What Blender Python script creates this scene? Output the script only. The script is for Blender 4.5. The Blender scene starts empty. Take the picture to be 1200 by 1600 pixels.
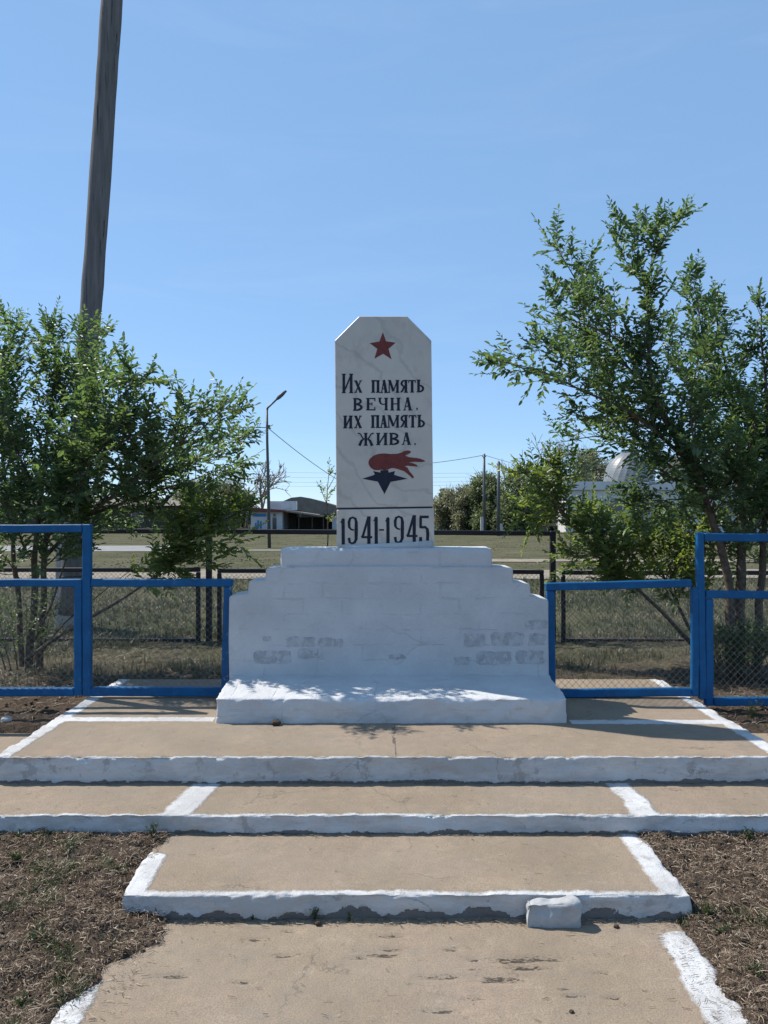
import bpy, bmesh, math, random
import numpy as np
from mathutils import Vector, noise

# ------------------------------------------------------------------ camera, sky, sun, exposure
S = bpy.context.scene
COL = S.collection
EYE = 1.6            # camera height above the lowest path slab (z = 0)
F = 1200.0           # focal length in photo pixels (1200 x 1600)
HX, HY = 600.0, 805.0

cam_d = bpy.data.cameras.new("camera")
cam_d.sensor_fit = 'VERTICAL'; cam_d.sensor_height = 36.0; cam_d.lens = 36.0 * F / 1600.0
cam_d.shift_y = (HY - 800.0) / 1600.0
cam_d.clip_start = 0.05; cam_d.clip_end = 3000
cam = bpy.data.objects.new("camera", cam_d); COL.objects.link(cam)
cam.location = (0, 0, EYE); cam.rotation_euler = (math.radians(90), 0, 0)
S.camera = cam

SUN_ELEV = math.radians(50.0)
SUN_AZ = math.radians(-64.5)       # from +Y (view direction), clockwise towards +X
W = bpy.data.worlds.new("World"); S.world = W; W.use_nodes = True
wn = W.node_tree
for n in list(wn.nodes): wn.nodes.remove(n)
sky = wn.nodes.new('ShaderNodeTexSky'); sky.sky_type = 'NISHITA'; sky.sun_disc = False
sky.sun_elevation = SUN_ELEV; sky.sun_rotation = SUN_AZ
sky.altitude = 200; sky.air_density = 0.8; sky.dust_density = 0.0; sky.ozone_density = 3.0
bgn = wn.nodes.new('ShaderNodeBackground'); bgn.inputs['Strength'].default_value = 0.115
wo = wn.nodes.new('ShaderNodeOutputWorld')
# pale veil of bright spring air over the whole dome
veil = wn.nodes.new('ShaderNodeMixRGB'); veil.blend_type = 'MIX'; veil.inputs[0].default_value = 0.47
veil.inputs[2].default_value = (2.55, 4.62, 7.55, 1)
wn.links.new(sky.outputs[0], veil.inputs[1])
# barely visible high wisps
tc = wn.nodes.new('ShaderNodeTexCoord'); mpw = wn.nodes.new('ShaderNodeMapping'); mpw.inputs['Scale'].default_value = (1.6, 1.6, 9.0)
wsp = wn.nodes.new('ShaderNodeTexNoise'); wsp.inputs['Scale'].default_value = 2.2; wsp.inputs['Detail'].default_value = 7; wsp.inputs['Roughness'].default_value = 0.6
wsp.inputs['Distortion'].default_value = 0.8
wr = wn.nodes.new('ShaderNodeValToRGB'); wr.color_ramp.elements[0].position = 0.50; wr.color_ramp.elements[1].position = 0.80
wr.color_ramp.elements[1].color = (0.07, 0.07, 0.07, 1)
wm = wn.nodes.new('ShaderNodeMixRGB'); wm.inputs[2].default_value = (5.6, 6.6, 8.0, 1)
wn.links.new(tc.outputs['Generated'], mpw.inputs[0]); wn.links.new(mpw.outputs[0], wsp.inputs['Vector']); wn.links.new(wsp.outputs['Fac'], wr.inputs[0])
wn.links.new(wr.outputs[0], wm.inputs[0]); wn.links.new(veil.outputs[0], wm.inputs[1]); wn.links.new(wm.outputs[0], bgn.inputs[0]); wn.links.new(bgn.outputs[0], wo.inputs[0])

sun_d = bpy.data.lights.new("sun", 'SUN'); sun_d.energy = 5.0; sun_d.angle = math.radians(0.5)
sun_d.color = (1.0, 0.95, 0.87)
sun = bpy.data.objects.new("sun", sun_d); COL.objects.link(sun)
to_sun = Vector((math.sin(SUN_AZ) * math.cos(SUN_ELEV), math.cos(SUN_AZ) * math.cos(SUN_ELEV), math.sin(SUN_ELEV)))
sun.rotation_euler = to_sun.to_track_quat('Z', 'Y').to_euler()
sun.location = (-8, 6, 12)
S.view_settings.view_transform = 'Standard'; S.view_settings.look = 'None'
S.view_settings.exposure = 0.35; S.view_settings.gamma = 1.0
S.view_settings.use_curve_mapping = False
S.cycles.max_bounces = 8; S.cycles.transparent_max_bounces = 8

# ------------------------------------------------------------------ helpers
def P(px, py, d):
    return Vector(((px - HX) * d / F, d, EYE - (py - HY) * d / F))

def N(x, y, z, s=1.0):
    return noise.noise(Vector((x * s, y * s, z * s)))

def tag(o, label=None, cat=None, group=None, kind=None):
    if label: o['label'] = label
    if cat: o['category'] = cat
    if group: o['group'] = group
    if kind: o['kind'] = kind
    return o

def empty(name, loc, label, cat, group=None):
    o = bpy.data.objects.new(name, None); COL.objects.link(o); o.location = loc
    o.empty_display_size = 0.1
    return tag(o, label, cat, group)

def link(name, me, mat=None, parent=None):
    o = bpy.data.objects.new(name, me); COL.objects.link(o)
    if mat is not None: me.materials.append(mat)
    if parent is not None:
        o.parent = parent
        w = Vector((0, 0, 0)); p = parent
        while p is not None:
            w += p.location; p = p.parent
        o.location = -w            # geometry is written in world coordinates
    return o

def np_mesh(name, verts, faces, smooth=False):
    verts = np.asarray(verts, dtype=np.float32)
    me = bpy.data.meshes.new(name)
    if isinstance(faces, np.ndarray):
        nf, k = faces.shape
        me.vertices.add(len(verts)); me.vertices.foreach_set('co', verts.ravel())
        me.loops.add(nf * k); me.loops.foreach_set('vertex_index', faces.astype(np.int32).ravel())
        me.polygons.add(nf); me.polygons.foreach_set('loop_start', np.arange(0, nf * k, k, dtype=np.int32))
        me.update(calc_edges=True)
    else:
        me.from_pydata(verts.tolist(), [], faces); me.update()
    if smooth:
        me.polygons.foreach_set('use_smooth', np.ones(len(me.polygons), dtype=bool))
    me.validate()
    return me

def point_attr(me, name, vals):
    a = me.attributes.new(name, 'FLOAT', 'POINT'); a.data.foreach_set('value', np.asarray(vals, dtype=np.float32))

class MB:
    def __init__(self): self.v = []; self.f = []
    def box(self, x0, x1, y0, y1, z0, z1):
        b = len(self.v)
        self.v += [(x0,y0,z0),(x1,y0,z0),(x1,y1,z0),(x0,y1,z0),(x0,y0,z1),(x1,y0,z1),(x1,y1,z1),(x0,y1,z1)]
        self.f += [[b+i for i in q] for q in ((0,3,2,1),(4,5,6,7),(0,1,5,4),(1,2,6,5),(2,3,7,6),(3,0,4,7))]
        return self
    def tube(self, pts, radii, sides=6, cap=True):
        pts = [Vector(p) for p in pts]; n = len(pts)
        if not hasattr(radii, '__len__'): radii = [radii] * n
        base = len(self.v); ref = None
        for i, p in enumerate(pts):
            t = (pts[min(i+1, n-1)] - pts[max(i-1, 0)])
            t = t.normalized() if t.length > 1e-9 else Vector((0,0,1))
            if ref is None:
                ref = t.cross(Vector((0.31, 0.87, 0.37)))
                if ref.length < 1e-3: ref = t.cross(Vector((1,0,0)))
            ref = (ref - t * ref.dot(t))
            if ref.length < 1e-6: ref = t.orthogonal()
            ref.normalize(); b = t.cross(ref)
            for k in range(sides):
                a = 2 * math.pi * k / sides
                q = p + (ref * math.cos(a) + b * math.sin(a)) * radii[i]
                self.v.append((q.x, q.y, q.z))
        for i in range(n - 1):
            for k in range(sides):
                a = base + i*sides + k; c = base + i*sides + (k+1) % sides
                self.f.append([a, c, c + sides, a + sides])
        if cap:
            self.f.append([base + k for k in range(sides)][::-1])
            self.f.append([base + (n-1)*sides + k for k in range(sides)])
        return self
    def prism(self, poly, y0, y1):
        """poly: list of (x,z), extruded in depth y0..y1 (y0 nearer the camera)"""
        b = len(self.v); n = len(poly)
        self.v += [(x, y0, z) for x, z in poly] + [(x, y1, z) for x, z in poly]
        self.f.append([b+i for i in range(n)]); self.f.append([b+n+i for i in range(n)][::-1])
        for i in range(n):
            j = (i+1) % n
            self.f.append([b+j, b+i, b+n+i, b+n+j])
        return self
    def build(self, name, mat, parent=None, smooth=False, bevel=0.0, seg=1):
        me = bpy.data.meshes.new(name); me.from_pydata(self.v, [], self.f); me.update()
        bm = bmesh.new(); bm.from_mesh(me)
        bmesh.ops.recalc_face_normals(bm, faces=bm.faces)
        if bevel > 0:
            ed = [e for e in bm.edges if len(e.link_faces) == 2 and e.calc_face_angle(0) > 0.5]
            bmesh.ops.bevel(bm, geom=ed, offset=bevel, segments=seg, affect='EDGES', clamp_overlap=True)
        bm.to_mesh(me); bm.free()
        if smooth: me.polygons.foreach_set('use_smooth', np.ones(len(me.polygons), dtype=bool))
        return link(name, me, mat, parent)

# ------------------------------------------------------------------ materials
class Mat:
    def __init__(self, name):
        self.m = bpy.data.materials.new(name); self.m.use_nodes = True
        self.t = self.m.node_tree; self.nodes = self.t.nodes
        self.b = self.nodes['Principled BSDF']; self.out = self.nodes['Material Output']
        self.co = None
    def n(self, typ, **kw):
        x = self.nodes.new('ShaderNode' + typ)
        for k, v in kw.items(): setattr(x, k, v)
        return x
    def l(self, a, b): self.t.links.new(a, b)
    def pos(self, scale=(1,1,1)):
        if self.co is None:
            self.co = self.n('NewGeometry').outputs['Position']
        mp = self.n('Mapping'); mp.inputs['Scale'].default_value = scale
        self.l(self.co, mp.inputs['Vector']); return mp.outputs[0]
    def noise(self, scale, detail=4, rough=0.6, stretch=(1,1,1), dist=0.0):
        x = self.n('TexNoise'); x.inputs['Scale'].default_value = scale; x.inputs['Detail'].default_value = detail
        x.inputs['Roughness'].default_value = rough; x.inputs['Distortion'].default_value = dist
        self.l(self.pos(stretch), x.inputs['Vector']); return x.outputs['Fac']
    def ramp(self, fac, *stops):
        r = self.n('ValToRGB'); e = r.color_ramp.elements
        while len(e) < len(stops): e.new(0.5)
        for i, (p, c) in enumerate(stops):
            e[i].position = p; e[i].color = (c, c, c, 1) if not hasattr(c, '__len__') else (*c, 1)
        self.l(fac, r.inputs[0]); return r.outputs[0]
    def mix(self, fac, a, b, mode='MIX'):
        x = self.n('MixRGB', blend_type=mode)
        for i, v in ((0, fac), (1, a), (2, b)):
            if hasattr(v, 'is_linked') or hasattr(v, 'links'): self.l(v, x.inputs[i])
            elif hasattr(v, '__len__'): x.inputs[i].default_value = (*v, 1)
            else: x.inputs[i].default_value = v
        return x.outputs[0]
    def math(self, op, a, b=0.0):
        x = self.n('Math', operation=op)
        for i, v in ((0, a), (1, b)):
            if hasattr(v, 'links'): self.l(v, x.inputs[i])
            else: x.inputs[i].default_value = v
        return x.outputs[0]
    def attr(self, name):
        a = self.n('Attribute'); a.attribute_name = name; return a.outputs['Fac']
    def color(self, c):
        if hasattr(c, 'links'): self.l(c, self.b.inputs['Base Color'])
        else: self.b.inputs['Base Color'].default_value = (*c, 1)
        return self
    def rough(self, r, spec=0.3):
        self.b.inputs['Roughness'].default_value = r; self.b.inputs['Specular IOR Level'].default_value = spec; return self
    def bump(self, h, strength=0.5, dist=0.01):
        x = self.n('Bump'); x.inputs['Strength'].default_value = strength; x.inputs['Distance'].default_value = dist
        self.l(h, x.inputs['Height']); self.l(x.outputs[0], self.b.inputs['Normal']); return self

def concrete_paint(name, tan=(0.302, 0.236, 0.168), white=(0.56, 0.555, 0.55), peel=0.575):
    """tan concrete; attribute 'paint' > 0 is whitewashed (signed distance in metres); 'dirt' 0..1 is soil in chips"""
    m = Mat(name)
    big = m.noise(2.3, 5, 0.6); mid = m.noise(14, 6, 0.65); fine = m.noise(160, 3, 0.7)
    t = m.mix(m.ramp(big, (0.3, 0.0), (0.7, 1.0)), tuple(c * 0.80 for c in tan), tuple(min(1, c * 1.14) for c in tan))
    t = m.mix(m.math('MULTIPLY', m.ramp(m.noise(1.1, 4, 0.55), (0.46, 0.0), (0.60, 1.0)), 0.5), t, (0.33, 0.245, 0.19))
    t = m.mix(m.math('MULTIPLY', m.ramp(m.noise(3.7, 7, 0.72, (1, 1.5, 1)), (0.54, 0.0), (0.66, 1.0)), 0.5), t, (0.22, 0.195, 0.165))
    t = m.mix(m.math('MULTIPLY', m.ramp(m.noise(4.6, 7, 0.74, (1, 2.2, 1)), (0.58, 0.0), (0.68, 1.0)), 0.35), t, (0.45, 0.40, 0.33))
    t = m.mix(m.ramp(mid, (0.35, 0.5), (0.62, 0.0)), t, (0.22, 0.18, 0.14))
    t = m.mix(m.math('MULTIPLY', m.ramp(fine, (0.42, 1.0), (0.56, 0.0)), 0.55), t, tuple(c * 0.55 for c in tan))
    pit = m.noise(9, 5, 0.75, (1, 4.5, 1), 0.6)
    t = m.mix(m.ramp(pit, (0.27, 0.85), (0.33, 0.0)), t, (0.09, 0.075, 0.06))
    t = m.mix(m.math('MULTIPLY', m.ramp(m.noise(55, 4, 0.7, (1, 3, 1)), (0.26, 1.0), (0.33, 0.0)), 0.7), t, (0.12, 0.1, 0.08))
    rag = m.math('ADD', m.math('MULTIPLY', m.noise(34, 7, 0.78, (1, 3.4, 1.4), 0.4), 0.9), m.math('MULTIPLY', m.attr('dirt'), 0.45))
    grime = m.ramp(rag, (0.70, 0.0), (0.735, 1.0))
    t = m.mix(m.math('MULTIPLY', grime, 0.95), t, (0.062, 0.053, 0.046))
    w = m.mix(m.ramp(m.noise(5, 5, 0.65), (0.35, 0.35), (0.65, 0.0)), white, (0.55, 0.54, 0.53))
    w = m.mix(m.ramp(m.noise(30, 5, 0.7), (0.24, 1.0), (0.36, 0.0)), w, (0.38, 0.36, 0.33))
    pe = m.noise(7, 7, 0.72)
    w = m.mix(m.ramp(pe, (peel, 0.0), (peel + 0.035, 0.85)), w, (0.37, 0.355, 0.34))
    w = m.mix(m.math('MULTIPLY', m.ramp(m.noise(2.2, 7, 0.75, (0.7, 1, 2.5)), (0.44, 0.0), (0.60, 1.0)), 0.5), w, (0.30, 0.285, 0.27))
    w = m.mix(m.math('MULTIPLY', grime, 0.85), w, (0.10, 0.09, 0.08))
    ck = m.n('TexVoronoi', feature='DISTANCE_TO_EDGE'); ck.inputs['Scale'].default_value = 1.5
    cv = m.n('VectorMath', operation='MULTIPLY_ADD'); cv.inputs[1].default_value = (0.22,) * 3
    cn = m.n('TexNoise'); cn.inputs['Scale'].default_value = 5.0; cn.inputs['Detail'].default_value = 6; cn.inputs['Roughness'].default_value = 0.7
    m.l(m.pos(), cn.inputs['Vector']); m.l(cn.outputs['Color'], cv.inputs[0]); m.l(m.pos(), cv.inputs[2]); m.l(cv.outputs[0], ck.inputs['Vector'])
    hair = m.math('MULTIPLY', m.ramp(ck.outputs['Distance'], (0.002, 1.0), (0.006, 0.0)), m.ramp(m.noise(2.6, 4, 0.6), (0.50, 0.0), (0.58, 1.0)))
    t = m.mix(m.math('MULTIPLY', hair, 0.75), t, (0.10, 0.085, 0.07))
    t = m.mix(m.math('MULTIPLY', m.ramp(m.noise(0.9, 6, 0.65, (1, 1.6, 1)), (0.45, 0.0), (0.65, 1.0)), 0.35), t, (0.25, 0.215, 0.175))
    w = m.mix(m.math('MULTIPLY', hair, 0.6), w, (0.16, 0.15, 0.14))
    edge = m.math('ADD', m.attr('paint'), m.math('MULTIPLY', m.math('SUBTRACT', m.noise(24, 6, 0.75), 0.5), 0.06))
    mask = m.ramp(m.math('MULTIPLY_ADD', edge, 60.0), (0.0, 0.0), (1.0, 1.0))
    worn = m.ramp(m.noise(45, 5, 0.8), (0.28, 0.0), (0.36, 1.0))
    m.color(m.mix(m.math('MULTIPLY', mask, worn), t, w)).rough(0.92, 0.15)
    hgt = m.math('ADD', m.math('MULTIPLY', fine, 0.35), m.math('MULTIPLY', mid, 0.9))
    hgt = m.math('ADD', hgt, m.math('MULTIPLY', m.ramp(pit, (0.27, 0.0), (0.33, 1.0)), 0.8))
    hgt = m.math('SUBTRACT', hgt, m.math('MULTIPLY', grime, 1.6))
    m.bump(m.math('ADD', hgt, m.math('MULTIPLY', mask, m.math('ADD', m.noise(34, 6, 0.75), 0.4))), 0.8, 0.008)
    return m.m

def whitewash(name):
    """the monument: layered whitewash over plastered brickwork"""
    m = Mat(name)
    br = m.n('TexBrick'); br.inputs['Scale'].default_value = 1.0
    br.inputs['Brick Width'].default_value = 0.265; br.inputs['Row Height'].default_value = 0.105
    br.inputs['Mortar Size'].default_value = 0.008; br.inputs['Mortar Smooth'].default_value = 0.6
    mp = m.n('Mapping'); m.l(m.n('NewGeometry').outputs['Position'], mp.inputs[0])
    mp.inputs['Rotation'].default_value = (math.radians(-90), 0, 0)
    wob = m.n('TexNoise'); wob.inputs['Scale'].default_value = 5.0
    m.l(m.pos(), wob.inputs['Vector'])
    va = m.n('VectorMath', operation='MULTIPLY_ADD'); va.inputs[1].default_value = (0.035,) * 3
    m.l(wob.outputs['Color'], va.inputs[0]); m.l(mp.outputs[0], va.inputs[2]); m.l(va.outputs[0], br.inputs['Vector'])
    vis = m.math('MULTIPLY', m.ramp(m.noise(1.7, 4, 0.6), (0.42, 0.0), (0.56, 1.0)), m.ramp(m.noise(7, 3, 0.6), (0.44, 0.0), (0.58, 1.0)))
    joint = m.math('MULTIPLY', br.outputs['Fac'], vis)
    c = m.mix(m.ramp(m.noise(3.0, 6, 0.65), (0.35, 0.0), (0.68, 1.0)), (0.56, 0.56, 0.56), (0.47, 0.47, 0.475))
    c = m.mix(m.ramp(m.noise(26, 5, 0.7), (0.27, 0.8), (0.36, 0.0)), c, (0.5, 0.5, 0.49))
    c = m.mix(m.ramp(m.noise(8, 6, 0.7, (0.5, 1, 1.6)), (0.60, 0.0), (0.66, 0.5)), c, (0.5, 0.49, 0.48))
    c = m.mix(m.math('MULTIPLY', joint, 0.17), c, (0.34, 0.34, 0.35))
    crk = m.n('TexVoronoi', feature='DISTANCE_TO_EDGE'); crk.inputs['Scale'].default_value = 1.9
    vb = m.n('VectorMath', operation='MULTIPLY_ADD'); vb.inputs[1].default_value = (0.12,) * 3
    wb = m.n('TexNoise'); wb.inputs['Scale'].default_value = 4.0; wb.inputs['Detail'].default_value = 5
    m.l(m.pos(), wb.inputs['Vector']); m.l(wb.outputs['Color'], vb.inputs[0]); m.l(m.pos(), vb.inputs[2])
    m.l(vb.outputs[0], crk.inputs['Vector'])
    cmask = m.math('MULTIPLY', m.ramp(crk.outputs['Distance'], (0.004, 1.0), (0.010, 0.0)), m.ramp(m.noise(1.3, 3), (0.5, 0.0), (0.6, 1.0)))
    c = m.mix(m.math('MULTIPLY', cmask, 0.16), c, (0.3, 0.3, 0.3))
    m.color(c).rough(0.9, 0.15)
    h = m.math('ADD', m.math('MULTIPLY', m.noise(90, 5, 0.7), 0.5), m.math('MULTIPLY', m.noise(9, 5, 0.6), 2.2))
    h = m.math('SUBTRACT', h, m.math('MULTIPLY', joint, 0.5))
    h = m.math('SUBTRACT', h, m.math('MULTIPLY', cmask, 0.35))
    m.bump(h, 0.75, 0.008)
    return m.m

def simple(name, col, var=0.25, scale=20, rough=0.6, spec=0.3, bump=0.0, metal=0.0, col2=None, thr=0.58):
    m = Mat(name)
    nz = m.noise(scale, 5, 0.65)
    c = m.mix(m.ramp(nz, (0.3, 0.0), (0.7, 1.0)), tuple(x * (1 - var) for x in col), tuple(min(1, x * (1 + var)) for x in col))
    if col2 is not None:
        c = m.mix(m.ramp(m.noise(scale * 1.3, 7, 0.72), (thr, 0.0), (thr + 0.03, 1.0)), c, col2)
    m.color(c).rough(rough, spec); m.b.inputs['Metallic'].default_value = metal
    if bump: m.bump(m.noise(scale * 3, 5, 0.7), 0.5, bump)
    return m.m

def leafmat(name, c0, c1, tr0, tr1, mixf=0.4):
    m = Mat(name); r = m.attr('tone_mix')
    m.color(m.mix(r, c0, c1)).rough(0.42, 0.5)
    tl = m.n('BsdfTranslucent'); m.l(m.mix(r, tr0, tr1), tl.inputs['Color'])
    ms = m.n('MixShader'); ms.inputs[0].default_value = mixf
    m.l(m.b.outputs[0], ms.inputs[1]); m.l(tl.outputs[0], ms.inputs[2]); m.l(ms.outputs[0], m.out.inputs['Surface'])
    return m.m

def rndmat(name, *cols, rough=0.9):
    m = Mat(name); st = [(i / (len(cols) - 1), c) for i, c in enumerate(cols)]
    m.color(m.ramp(m.attr('tone_mix'), *st)).rough(rough, 0.1); return m.m

M = {}
M['slab'] = concrete_paint('tan_concrete_whitewashed_edges')
M['wash'] = whitewash('whitewashed_plaster')
M['brick'] = simple('worn_whitewashed_brick', (0.38, 0.38, 0.385), 0.20, 16, 0.95, 0.1, 0.006, col2=(0.48, 0.48, 0.485), thr=0.52)
M['white_loose'] = simple('whitewash_rough', (0.37, 0.37, 0.37), 0.14, 12, 0.95, 0.1, 0.008, col2=(0.45, 0.44, 0.42), thr=0.64)
M['blue'] = simple('blue_enamel_paint', (0.0015, 0.085, 0.225), 0.22, 9, 0.5, 0.3, 0.0015, col2=(0.05, 0.12, 0.20), thr=0.66)
def bluemat():
    m = Mat('blue_enamel_aged')
    c = m.mix(m.ramp(m.noise(7, 6, 0.65), (0.3, 0.0), (0.7, 1.0)), (0.001, 0.068, 0.185), (0.003, 0.105, 0.265))
    c = m.mix(m.math('MULTIPLY', m.ramp(m.noise(16, 6, 0.72, (1, 1, 1)), (0.58, 0.0), (0.70, 1.0)), 0.6), c, (0.045, 0.15, 0.26))
    c = m.mix(m.ramp(m.noise(48, 5, 0.75), (0.665, 0.0), (0.69, 0.9)), c, (0.10, 0.055, 0.035))
    c = m.mix(m.ramp(m.noise(60, 5, 0.75), (0.70, 0.0), (0.72, 0.9)), c, (0.35, 0.38, 0.40))
    m.color(c).rough(0.52, 0.3); m.bump(m.noise(40, 5, 0.7), 0.5, 0.0025); return m.m
M['blue'] = bluemat()
M['blue_worn'] = simple('peeling_blue_paint', (0.002, 0.085, 0.225), 0.2, 16, 0.5, 0.4, 0.003, col2=(0.16, 0.26, 0.36), thr=0.60)
M['dark'] = simple('dark_fence_paint', (0.022, 0.020, 0.024), 0.3, 18, 0.55, 0.35, 0.001)
M['wire'] = simple('dull_galvanised_wire', (0.16, 0.16, 0.155), 0.3, 30, 0.55, 0.4)
M['letter'] = simple('black_navy_paint', (0.012, 0.016, 0.032), 0.4, 40, 0.6, 0.3, col2=(0.05, 0.055, 0.07), thr=0.64)
M['red'] = simple('faded_red_paint', (0.165, 0.042, 0.036), 0.18, 35, 0.7, 0.25, col2=(0.22, 0.09, 0.07), thr=0.66)
M['pole'] = simple('weathered_grey_wood', (0.115, 0.108, 0.105), 0.25, 6, 0.9, 0.15)
def polemat():
    m = Mat('weathered_pole_wood')
    g = m.noise(9, 6, 0.7, (2.2, 2.2, 0.12)); c = m.mix(m.ramp(g, (0.3, 0.0), (0.7, 1.0)), (0.10, 0.094, 0.09), (0.22, 0.205, 0.195))
    ck = m.noise(26, 4, 0.7, (1, 1, 0.035)); c = m.mix(m.ramp(ck, (0.33, 1.0), (0.39, 0.0)), c, (0.03, 0.028, 0.027))
    c = m.mix(m.ramp(m.noise(1.2, 5, 0.6), (0.5, 0.0), (0.7, 0.5)), c, (0.20, 0.18, 0.16))
    m.color(c).rough(0.92, 0.12); m.bump(m.math('ADD', g, m.ramp(ck, (0.33, 0.0), (0.39, 1.0))), 0.7, 0.02); return m.m
M['pole'] = polemat()
M['conc'] = simple('grey_concrete', (0.42, 0.41, 0.40), 0.18, 9, 0.95, 0.1, 0.004)
M['steel'] = simple('dark_grey_steel', (0.07, 0.075, 0.08), 0.2, 3, 0.5, 0.4)
M['cable'] = simple('black_cable', (0.03, 0.03, 0.035), 0.2, 3, 0.6, 0.3)
M['bark'] = simple('grey_brown_bark', (0.115, 0.092, 0.072), 0.45, 28, 0.95, 0.1, 0.006)
M['leaf'] = leafmat('elm_leaf', (0.050, 0.092, 0.050), (0.145, 0.205, 0.100), (0.095, 0.175, 0.04), (0.28, 0.40, 0.095), 0.42)
M['leaf2'] = leafmat('elm_leaf_fresh', (0.056, 0.096, 0.036), (0.19, 0.25, 0.09), (0.17, 0.25, 0.03), (0.42, 0.50, 0.10), 0.47)
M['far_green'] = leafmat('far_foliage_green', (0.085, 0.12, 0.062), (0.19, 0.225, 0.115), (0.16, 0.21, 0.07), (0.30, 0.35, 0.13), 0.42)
M['far_olive'] = leafmat('far_foliage_olive', (0.13, 0.145, 0.085), (0.27, 0.265, 0.165), (0.19, 0.20, 0.10), (0.36, 0.35, 0.18), 0.42)  # colours lightened to stand in for distance haze
M['twig'] = simple('bare_grey_twigs', (0.19, 0.165, 0.14), 0.25, 2, 0.95, 0.1)
M['straw'] = rndmat('dry_litter', (0.05, 0.036, 0.026), (0.135, 0.094, 0.066), (0.235, 0.172, 0.122), (0.44, 0.36, 0.27))
M['clod'] = rndmat('soil_clods', (0.06, 0.045, 0.034), (0.15, 0.115, 0.085), (0.24, 0.19, 0.145))
M['grass'] = leafmat('steppe_grass', (0.035, 0.052, 0.024), (0.105, 0.10, 0.052), (0.045, 0.065, 0.02), (0.115, 0.11, 0.045), 0.28)
M['drygrass'] = leafmat('dry_grass', (0.07, 0.052, 0.032), (0.20, 0.15, 0.095), (0.08, 0.06, 0.03), (0.18, 0.135, 0.075), 0.22)
M['fieldgrass'] = leafmat('far_steppe_grass', (0.07, 0.078, 0.042), (0.16, 0.14, 0.09), (0.07, 0.075, 0.035), (0.13, 0.12, 0.06), 0.25)
M['weed'] = leafmat('weed_green', (0.035, 0.06, 0.022), (0.11, 0.13, 0.055), (0.07, 0.11, 0.02), (0.15, 0.18, 0.05), 0.3)

def marble():
    m = Mat('grey_white_marble')
    wv = m.n('TexWave'); wv.inputs['Scale'].default_value = 1.5; wv.inputs['Distortion'].default_value = 9.0
    wv.inputs['Detail'].default_value = 5; wv.inputs['Detail Scale'].default_value = 1.4
    mp = m.n('Mapping'); mp.inputs['Rotation'].default_value = (0, math.radians(48), 0)
    m.l(m.n('NewGeometry').outputs['Position'], mp.inputs[0]); m.l(mp.outputs[0], wv.inputs[0])
    c = m.mix(m.ramp(m.noise(3.5, 6, 0.6), (0.3, 0.0), (0.7, 1.0)), (0.60, 0.545, 0.475), (0.50, 0.455, 0.40))
    c = m.mix(m.ramp(wv.outputs['Fac'], (0.0, 0.34), (0.055, 0.0)), c, (0.30, 0.28, 0.255))
    c = m.mix(m.ramp(m.noise(14, 6, 0.7), (0.24, 0.6), (0.34, 0.0)), c, (0.33, 0.30, 0.27))
    c = m.mix(m.ramp(m.noise(5, 6, 0.7, (1, 1, 0.6)), (0.54, 0.0), (0.70, 0.6)), c, (0.38, 0.34, 0.29))
    m.color(c).rough(0.45, 0.35); m.bump(m.noise(60, 4), 0.15, 0.002); return m.m
M['marble'] = marble()

def groundmat():
    m = Mat('steppe_ground'); z = m.attr('zone')
    soil = m.mix(m.ramp(m.noise(6, 7, 0.7), (0.3, 0.0), (0.7, 1.0)), (0.060, 0.045, 0.034), (0.17, 0.128, 0.095))
    soil = m.mix(m.ramp(m.noise(70, 5, 0.75), (0.4, 0.6), (0.6, 0.0)), soil, (0.05, 0.036, 0.026))
    gr = m.mix(m.ramp(m.noise(0.5, 7, 0.7), (0.38, 0.0), (0.62, 1.0)), (0.080, 0.085, 0.046), (0.165, 0.14, 0.095))
    gr = m.mix(m.ramp(m.noise(3.0, 7, 0.75, (0.35, 1, 1)), (0.36, 0.7), (0.58, 0.0)), gr, (0.065, 0.075, 0.032))
    gr = m.mix(m.ramp(m.noise(22, 6, 0.75), (0.35, 0.65), (0.6, 0.0)), gr, (0.06, 0.055, 0.03))
    c = m.mix(z, soil, gr)
    m.color(c).rough(1.0, 0.05)
    m.bump(m.math('ADD', m.noise(26, 7, 0.75), m.noise(5, 4, 0.6)), 0.9, 0.03); return m.m
M['ground'] = groundmat()
M['track'] = simple('pale_dirt_track', (0.25, 0.215, 0.17), 0.25, 3, 1.0, 0.05, 0.01, col2=(0.2, 0.18, 0.13), thr=0.6)
M['road'] = simple('dusty_grey_road', (0.25, 0.245, 0.235), 0.12, 2, 0.95, 0.1)

# ------------------------------------------------------------------ levels (metres; z = 0 is the lowest slab)
D1, D2, D3 = 3.038, 3.617, 4.049
Z1, Z2, Z3 = 0.099, 0.186, 0.3246
PX0, PX1, PB = -2.07, 2.16, 5.98         # big platform left, right, back
DM, DW = 4.709, 5.208                     # monument base front, monument wall front
DF = 5.37                                 # blue fence line
DB = 8.5                                  # dark fence line
ZF = 0.20                                 # field level

def sm(a, b, x):
    t = min(1, max(0, (x - a) / (b - a))); return t * t * (3 - 2 * t)

def soil_level(x, y):
    z = -0.02 + 0.115 * sm(2.1, 3.6, y)
    if y < 3.55:
        z_up = z
        e = max(-1.07 + 0.25 * sm(2.45, 3.02, y) - x, x - 1.17) + 0.05 * N(x, y, 6, 6) + 0.03 * N(x, y, 8, 19)
        near = -0.035 + 0.045 * sm(-0.09, 0.05, e)
        z = near + (max(z, 0.012) - near) * sm(0.0, 0.4, e)
        z = z + (z_up - z) * sm(2.95, 3.5, y)
    if y > 3.6: z = 0.095 + 0.145 * sm(3.6, 5.0, y)
    if y > 6.0: z = 0.24 - 0.04 * sm(6.0, 8.6, y)
    return z

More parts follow.
